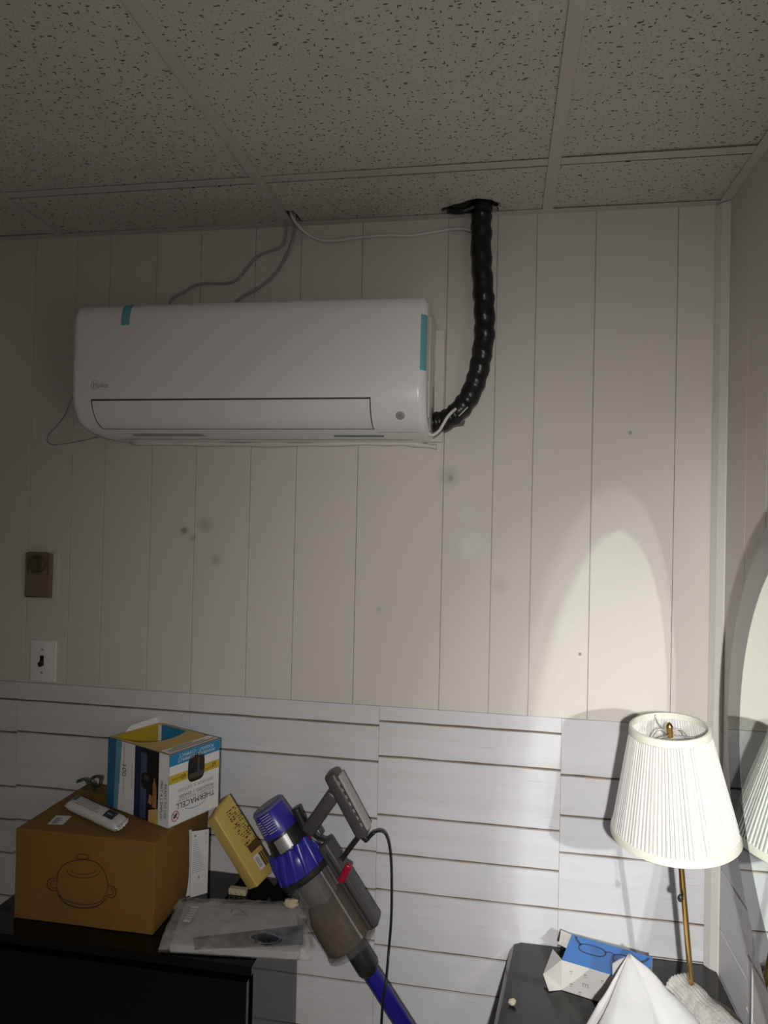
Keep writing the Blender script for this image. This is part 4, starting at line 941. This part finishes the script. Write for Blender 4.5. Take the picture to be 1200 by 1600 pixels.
# white sheet with a pointed corner in the foreground, plus an unseen heap in front, added to bounce light
tip = onY(983, 1489, -.235)
base = [(-.40, -.42, .52), (-.47, -.60, .45), (-.62, -.85, .42), (-.60, -1.10, .41), (-.40, -1.22, .41), (-.15, -1.18, .42), (-.03, -1.0, .43), (-.012, -.75, .46), (-.014, -.52, .53), (-.03, -.38, .566), (-.07, -.29, .566), (-.115, -.235, .566), (-.17, -.208, .566), (-.225, -.222, .566), (-.30, -.30, .566)]
base = smooth_path(base+[base[0]], 5)[:-1]
bm = B(); tv = bm.verts.new(tip); rings = []
NB = len(base)
for k in range(1, 25):
    t = (k/24)**1.35; ring = []
    for i, b_ in enumerate(base):
        p_ = tip.lerp(b_, t); far = (b_-tip).length
        sag = -.10*math.sin(math.pi*t)*max(0, far-.25)
        bul = math.sin(math.pi*min(1, t))*.014
        out_ = Vector((b_.x-tip.x, b_.y-tip.y, 0)); out_.normalize()
        cr = min(1, (p_-tip).length*12)
        p_ = p_ + Vector((0, 0, bul+sag)) + Vector((noise.noise(p_*14), noise.noise(p_*14+Vector((7, 0, 0))), noise.noise(p_*12+Vector((0, 7, 0)))))*.008*cr + Vector((0, 0, .0035*noise.noise(p_*38)))*cr
        if p_.y > NF-.03 and p_.x > -.50: p_.z = max(p_.z, ZN+.002)
        ring.append(bm.verts.new(p_))
    rings.append(ring)
ring = []
for v in rings[-1]:
    on = v.co.y > NF-.04 and v.co.x > -.5
    ring.append(bm.verts.new(Vector((v.co.x*1.02 if v.co.x < -.3 else v.co.x, v.co.y, ZN+.0015 if on else .004))))
rings.append(ring)
for i in range(NB): bm.faces.new((tv, rings[0][i], rings[0][(i+1) % NB]))
for a_, b2 in zip(rings, rings[1:]):
    for i in range(NB): bm.faces.new((a_[i], a_[(i+1) % NB], b2[(i+1) % NB], b2[i]))
wb = thing('white_sheet_with_bounce_heap', 'large white sheet rising to a pointed corner in front of the eyeglasses box, its unseen front heap added for bounce light', 'sheet', Vector((-.3, -.7, 0)))
obj('sheet_body', bm, M_bag, wb, smooth=True)
f1, f2, f3, f4 = onY(968, 1500, -.222), onY(980, 1496, -.224), onY(970, 1530, -.226), onY(957, 1524, -.222)
obj('folded_tip', prism(B(), [f1, f2, f3, f4, onY(957, 1507, -.222)], (0, .003, 0)), M_bag, wb)

# ================================================================== TABLE LAMP
lamp = thing('table_lamp', 'brass table lamp with a white pleated shade leaning in the corner', 'lamp', (-.090, -.222, ZN+.0085), rot=(.105, -.085, 0))
obj('base', lathe(B(), (.008, 0, 0), (0, 0, 1), [(0, .069), (.004, .0705), (.010, .069), (.014, .060), (.017, .030), (.018, .010)], 56), M_basebr, lamp, local=True, smooth=True, autosmooth=40)
obj('stem', tube(B(), smooth_path([(.010, 0, .012), (.002, 0, .030), (-.009, 0, .060), (-.0125, 0, .10), (-.021, 0, .34), (-.029, 0, .56)], 6), .0052, 16), M_brass, lamp, local=True, smooth=True)
SX = -.029
obj('socket', lathe(B(), (SX+.002, 0, .45), (0, 0, 1), [(0, .010), (.01, .016), (.06, .017), (.065, .012)], 24), M_brass, lamp, local=True, smooth=True, autosmooth=40)
obj('bulb', lathe(B(), (SX, 0, .505), (0, 0, 1), [(0, .012), (.010, .014), (.026, .026), (.038, .027), (.050, .017), (.053, .004)], 24), mat('bulb_glass', (.75, .74, .70), .3), lamp, local=True, smooth=True)
ZB, ZT, RB, RT = .385, .583, .1095, .0665
NPL = 92; bm = B(); rg = []
for j in range(9):
    t = j/8; z = ZB+(ZT-ZB)*t; r_ = RB+(RT-RB)*t; ring = []
    for i in range(NPL*4):
        a = 2*math.pi*i/(NPL*4); ph = i % 4; am = .0016*(1-.25*t)*(1+.35*math.sin(i*.37))
        ring.append(bm.verts.new((SX+(r_ + (am if ph in (0, 1) else -am))*math.cos(a+.002*math.sin(j*.9+i)), (r_ + (am if ph in (0, 1) else -am))*math.sin(a), z)))
    rg.append(ring)
for a_, b2 in zip(rg, rg[1:]):
    for i in range(NPL*4): bm.faces.new((a_[i], a_[(i+1) % (NPL*4)], b2[(i+1) % (NPL*4)], b2[i]))
sh = obj('lamp_shade', bm, M_shade, lamp, local=True)
def band(z0, z1, e):
    r_ = lambda z: RB+(RT-RB)*(z-ZB)/(ZT-ZB)+e
    bm = B(); rr = []
    for z, d in ((z0, 0), (z0+.001, .0012), (z1-.001, .0012), (z1, 0), (z1, -.0035), (z0, -.0035)):
        rr.append([bm.verts.new((SX+(r_(z)+d)*math.cos(2*math.pi*i/96), (r_(z)+d)*math.sin(2*math.pi*i/96), z)) for i in range(96)])
    for k in range(6):
        for i in range(96): bm.faces.new((rr[k][i], rr[k][(i+1) % 96], rr[(k+1) % 6][(i+1) % 96], rr[(k+1) % 6][i]))
    return bm
obj('bottom_band', band(ZB-.003, ZB+.010, .0022), M_band, sh, local=True, smooth=True, autosmooth=50)
obj('top_band', band(ZT-.010, ZT+.003, .0022), M_band, sh, local=True, smooth=True, autosmooth=50)
for k in range(3):
    a = R(100+120*k); e_ = Vector((SX+(RT-.002)*math.cos(a), (RT-.002)*math.sin(a), ZT)); obj('spider_wire', tube(B(), smooth_path([(SX, 0, ZT-.014), (SX+.02*math.cos(a), .02*math.sin(a), ZT-.014), (SX+.055*math.cos(a), .055*math.sin(a), ZT-.012), e_], 5), .0013, 8), M_silver, lamp, local=True, smooth=True)
for s_ in (-1, 1):
    obj('harp', tube(B(), smooth_path([(SX+.012*s_, 0, .47), (SX+.034*s_, 0, .51), (SX+.036*s_, 0, .55), (SX+.018*s_, 0, .580), (SX, 0, ZT-.016)], 5), .0013, 8), M_silver, lamp, local=True, smooth=True)
obj('finial', lathe(B(), (SX, 0, ZT-.018), (0, 0, 1), [(0, .0055), (.006, .006), (.016, .0058), (.018, .0066), (.021, .0062), (.026, .003), (.028, .0012)], 20), M_brass, lamp, local=True, smooth=True, autosmooth=40)
obj('pull_chain', tube(B(), [(SX+.003, -.010, .45), (SX+.0025, -.0105, .27)], .0009, 6), M_brass, lamp, local=True)
obj('chain_ball', lathe(B(), (SX+.0025, -.0105, .256), (0, 0, 1), [(0, .001), (.002, .0042), (.0065, .0056), (.011, .0042), (.015, .001)], 16), M_dgrey2, lamp, local=True, smooth=True)

# ================================================================== ROUND MIRROR
MT, MY, MZ, MRO, MRI = .047, -.653, 1.157, .442, .375
mi = thing('round_mirror', 'large round wall mirror with a smoked border on the right wall', 'mirror', (-.02, MY, MZ))
Xn = Vector((-1, 0, 0))
obj('backing', lathe(B(), (-.001, MY, MZ), Xn, [(0, .34), (.0405, .34)], 72), M_dgrey2, mi, smooth=True, autosmooth=40)
def disc(x0, x1, ra, rb, n=160):
    bm = B(); V = [[bm.verts.new((x, MY+r_*math.cos(2*math.pi*i/n), MZ+r_*math.sin(2*math.pi*i/n))) for i in range(n)] for x, r_ in ((x1, ra), (x1, rb), (x0, rb), (x0, ra))]
    for k in range(4):
        for i in range(n): bm.faces.new((V[k][i], V[k][(i+1) % n], V[(k+1) % 4][(i+1) % n], V[(k+1) % 4][i]))
    return bm
obj('smoked_border', disc(-.042, -MT, MRI+.0008, MRO), M_ring, mi)
bm = B(); n = 160
V = [[bm.verts.new((x, MY+r_*math.cos(2*math.pi*i/n), MZ+r_*math.sin(2*math.pi*i/n))) for i in range(n)] for x, r_ in ((-MT-.0006, MRI-.002), (-.042, MRI-.002))]
bm.faces.new(V[0]); bm.faces.new(V[1][::-1])
for i in range(n): bm.faces.new((V[0][i], V[0][(i+1) % n], V[1][(i+1) % n], V[1][i]))
obj('mirror_glass', bm, M_mirror, mi)
obj('polished_edge', disc(-.042, -MT-.0004, MRI-.0019, MRI+.0007), M_edge, mi)
cb_ = [onX(1176.5, 1440, -.030), onX(1176.5, 1470, -.012), onX(1175.8, 1530, -.006), onX(1174.5, 1640, -.006), onX(1173, 1800, -.006)]
obj('power_cord', tube(B(), smooth_path(cb_, 6), .0016, 6), M_white_pl, mi, smooth=True)
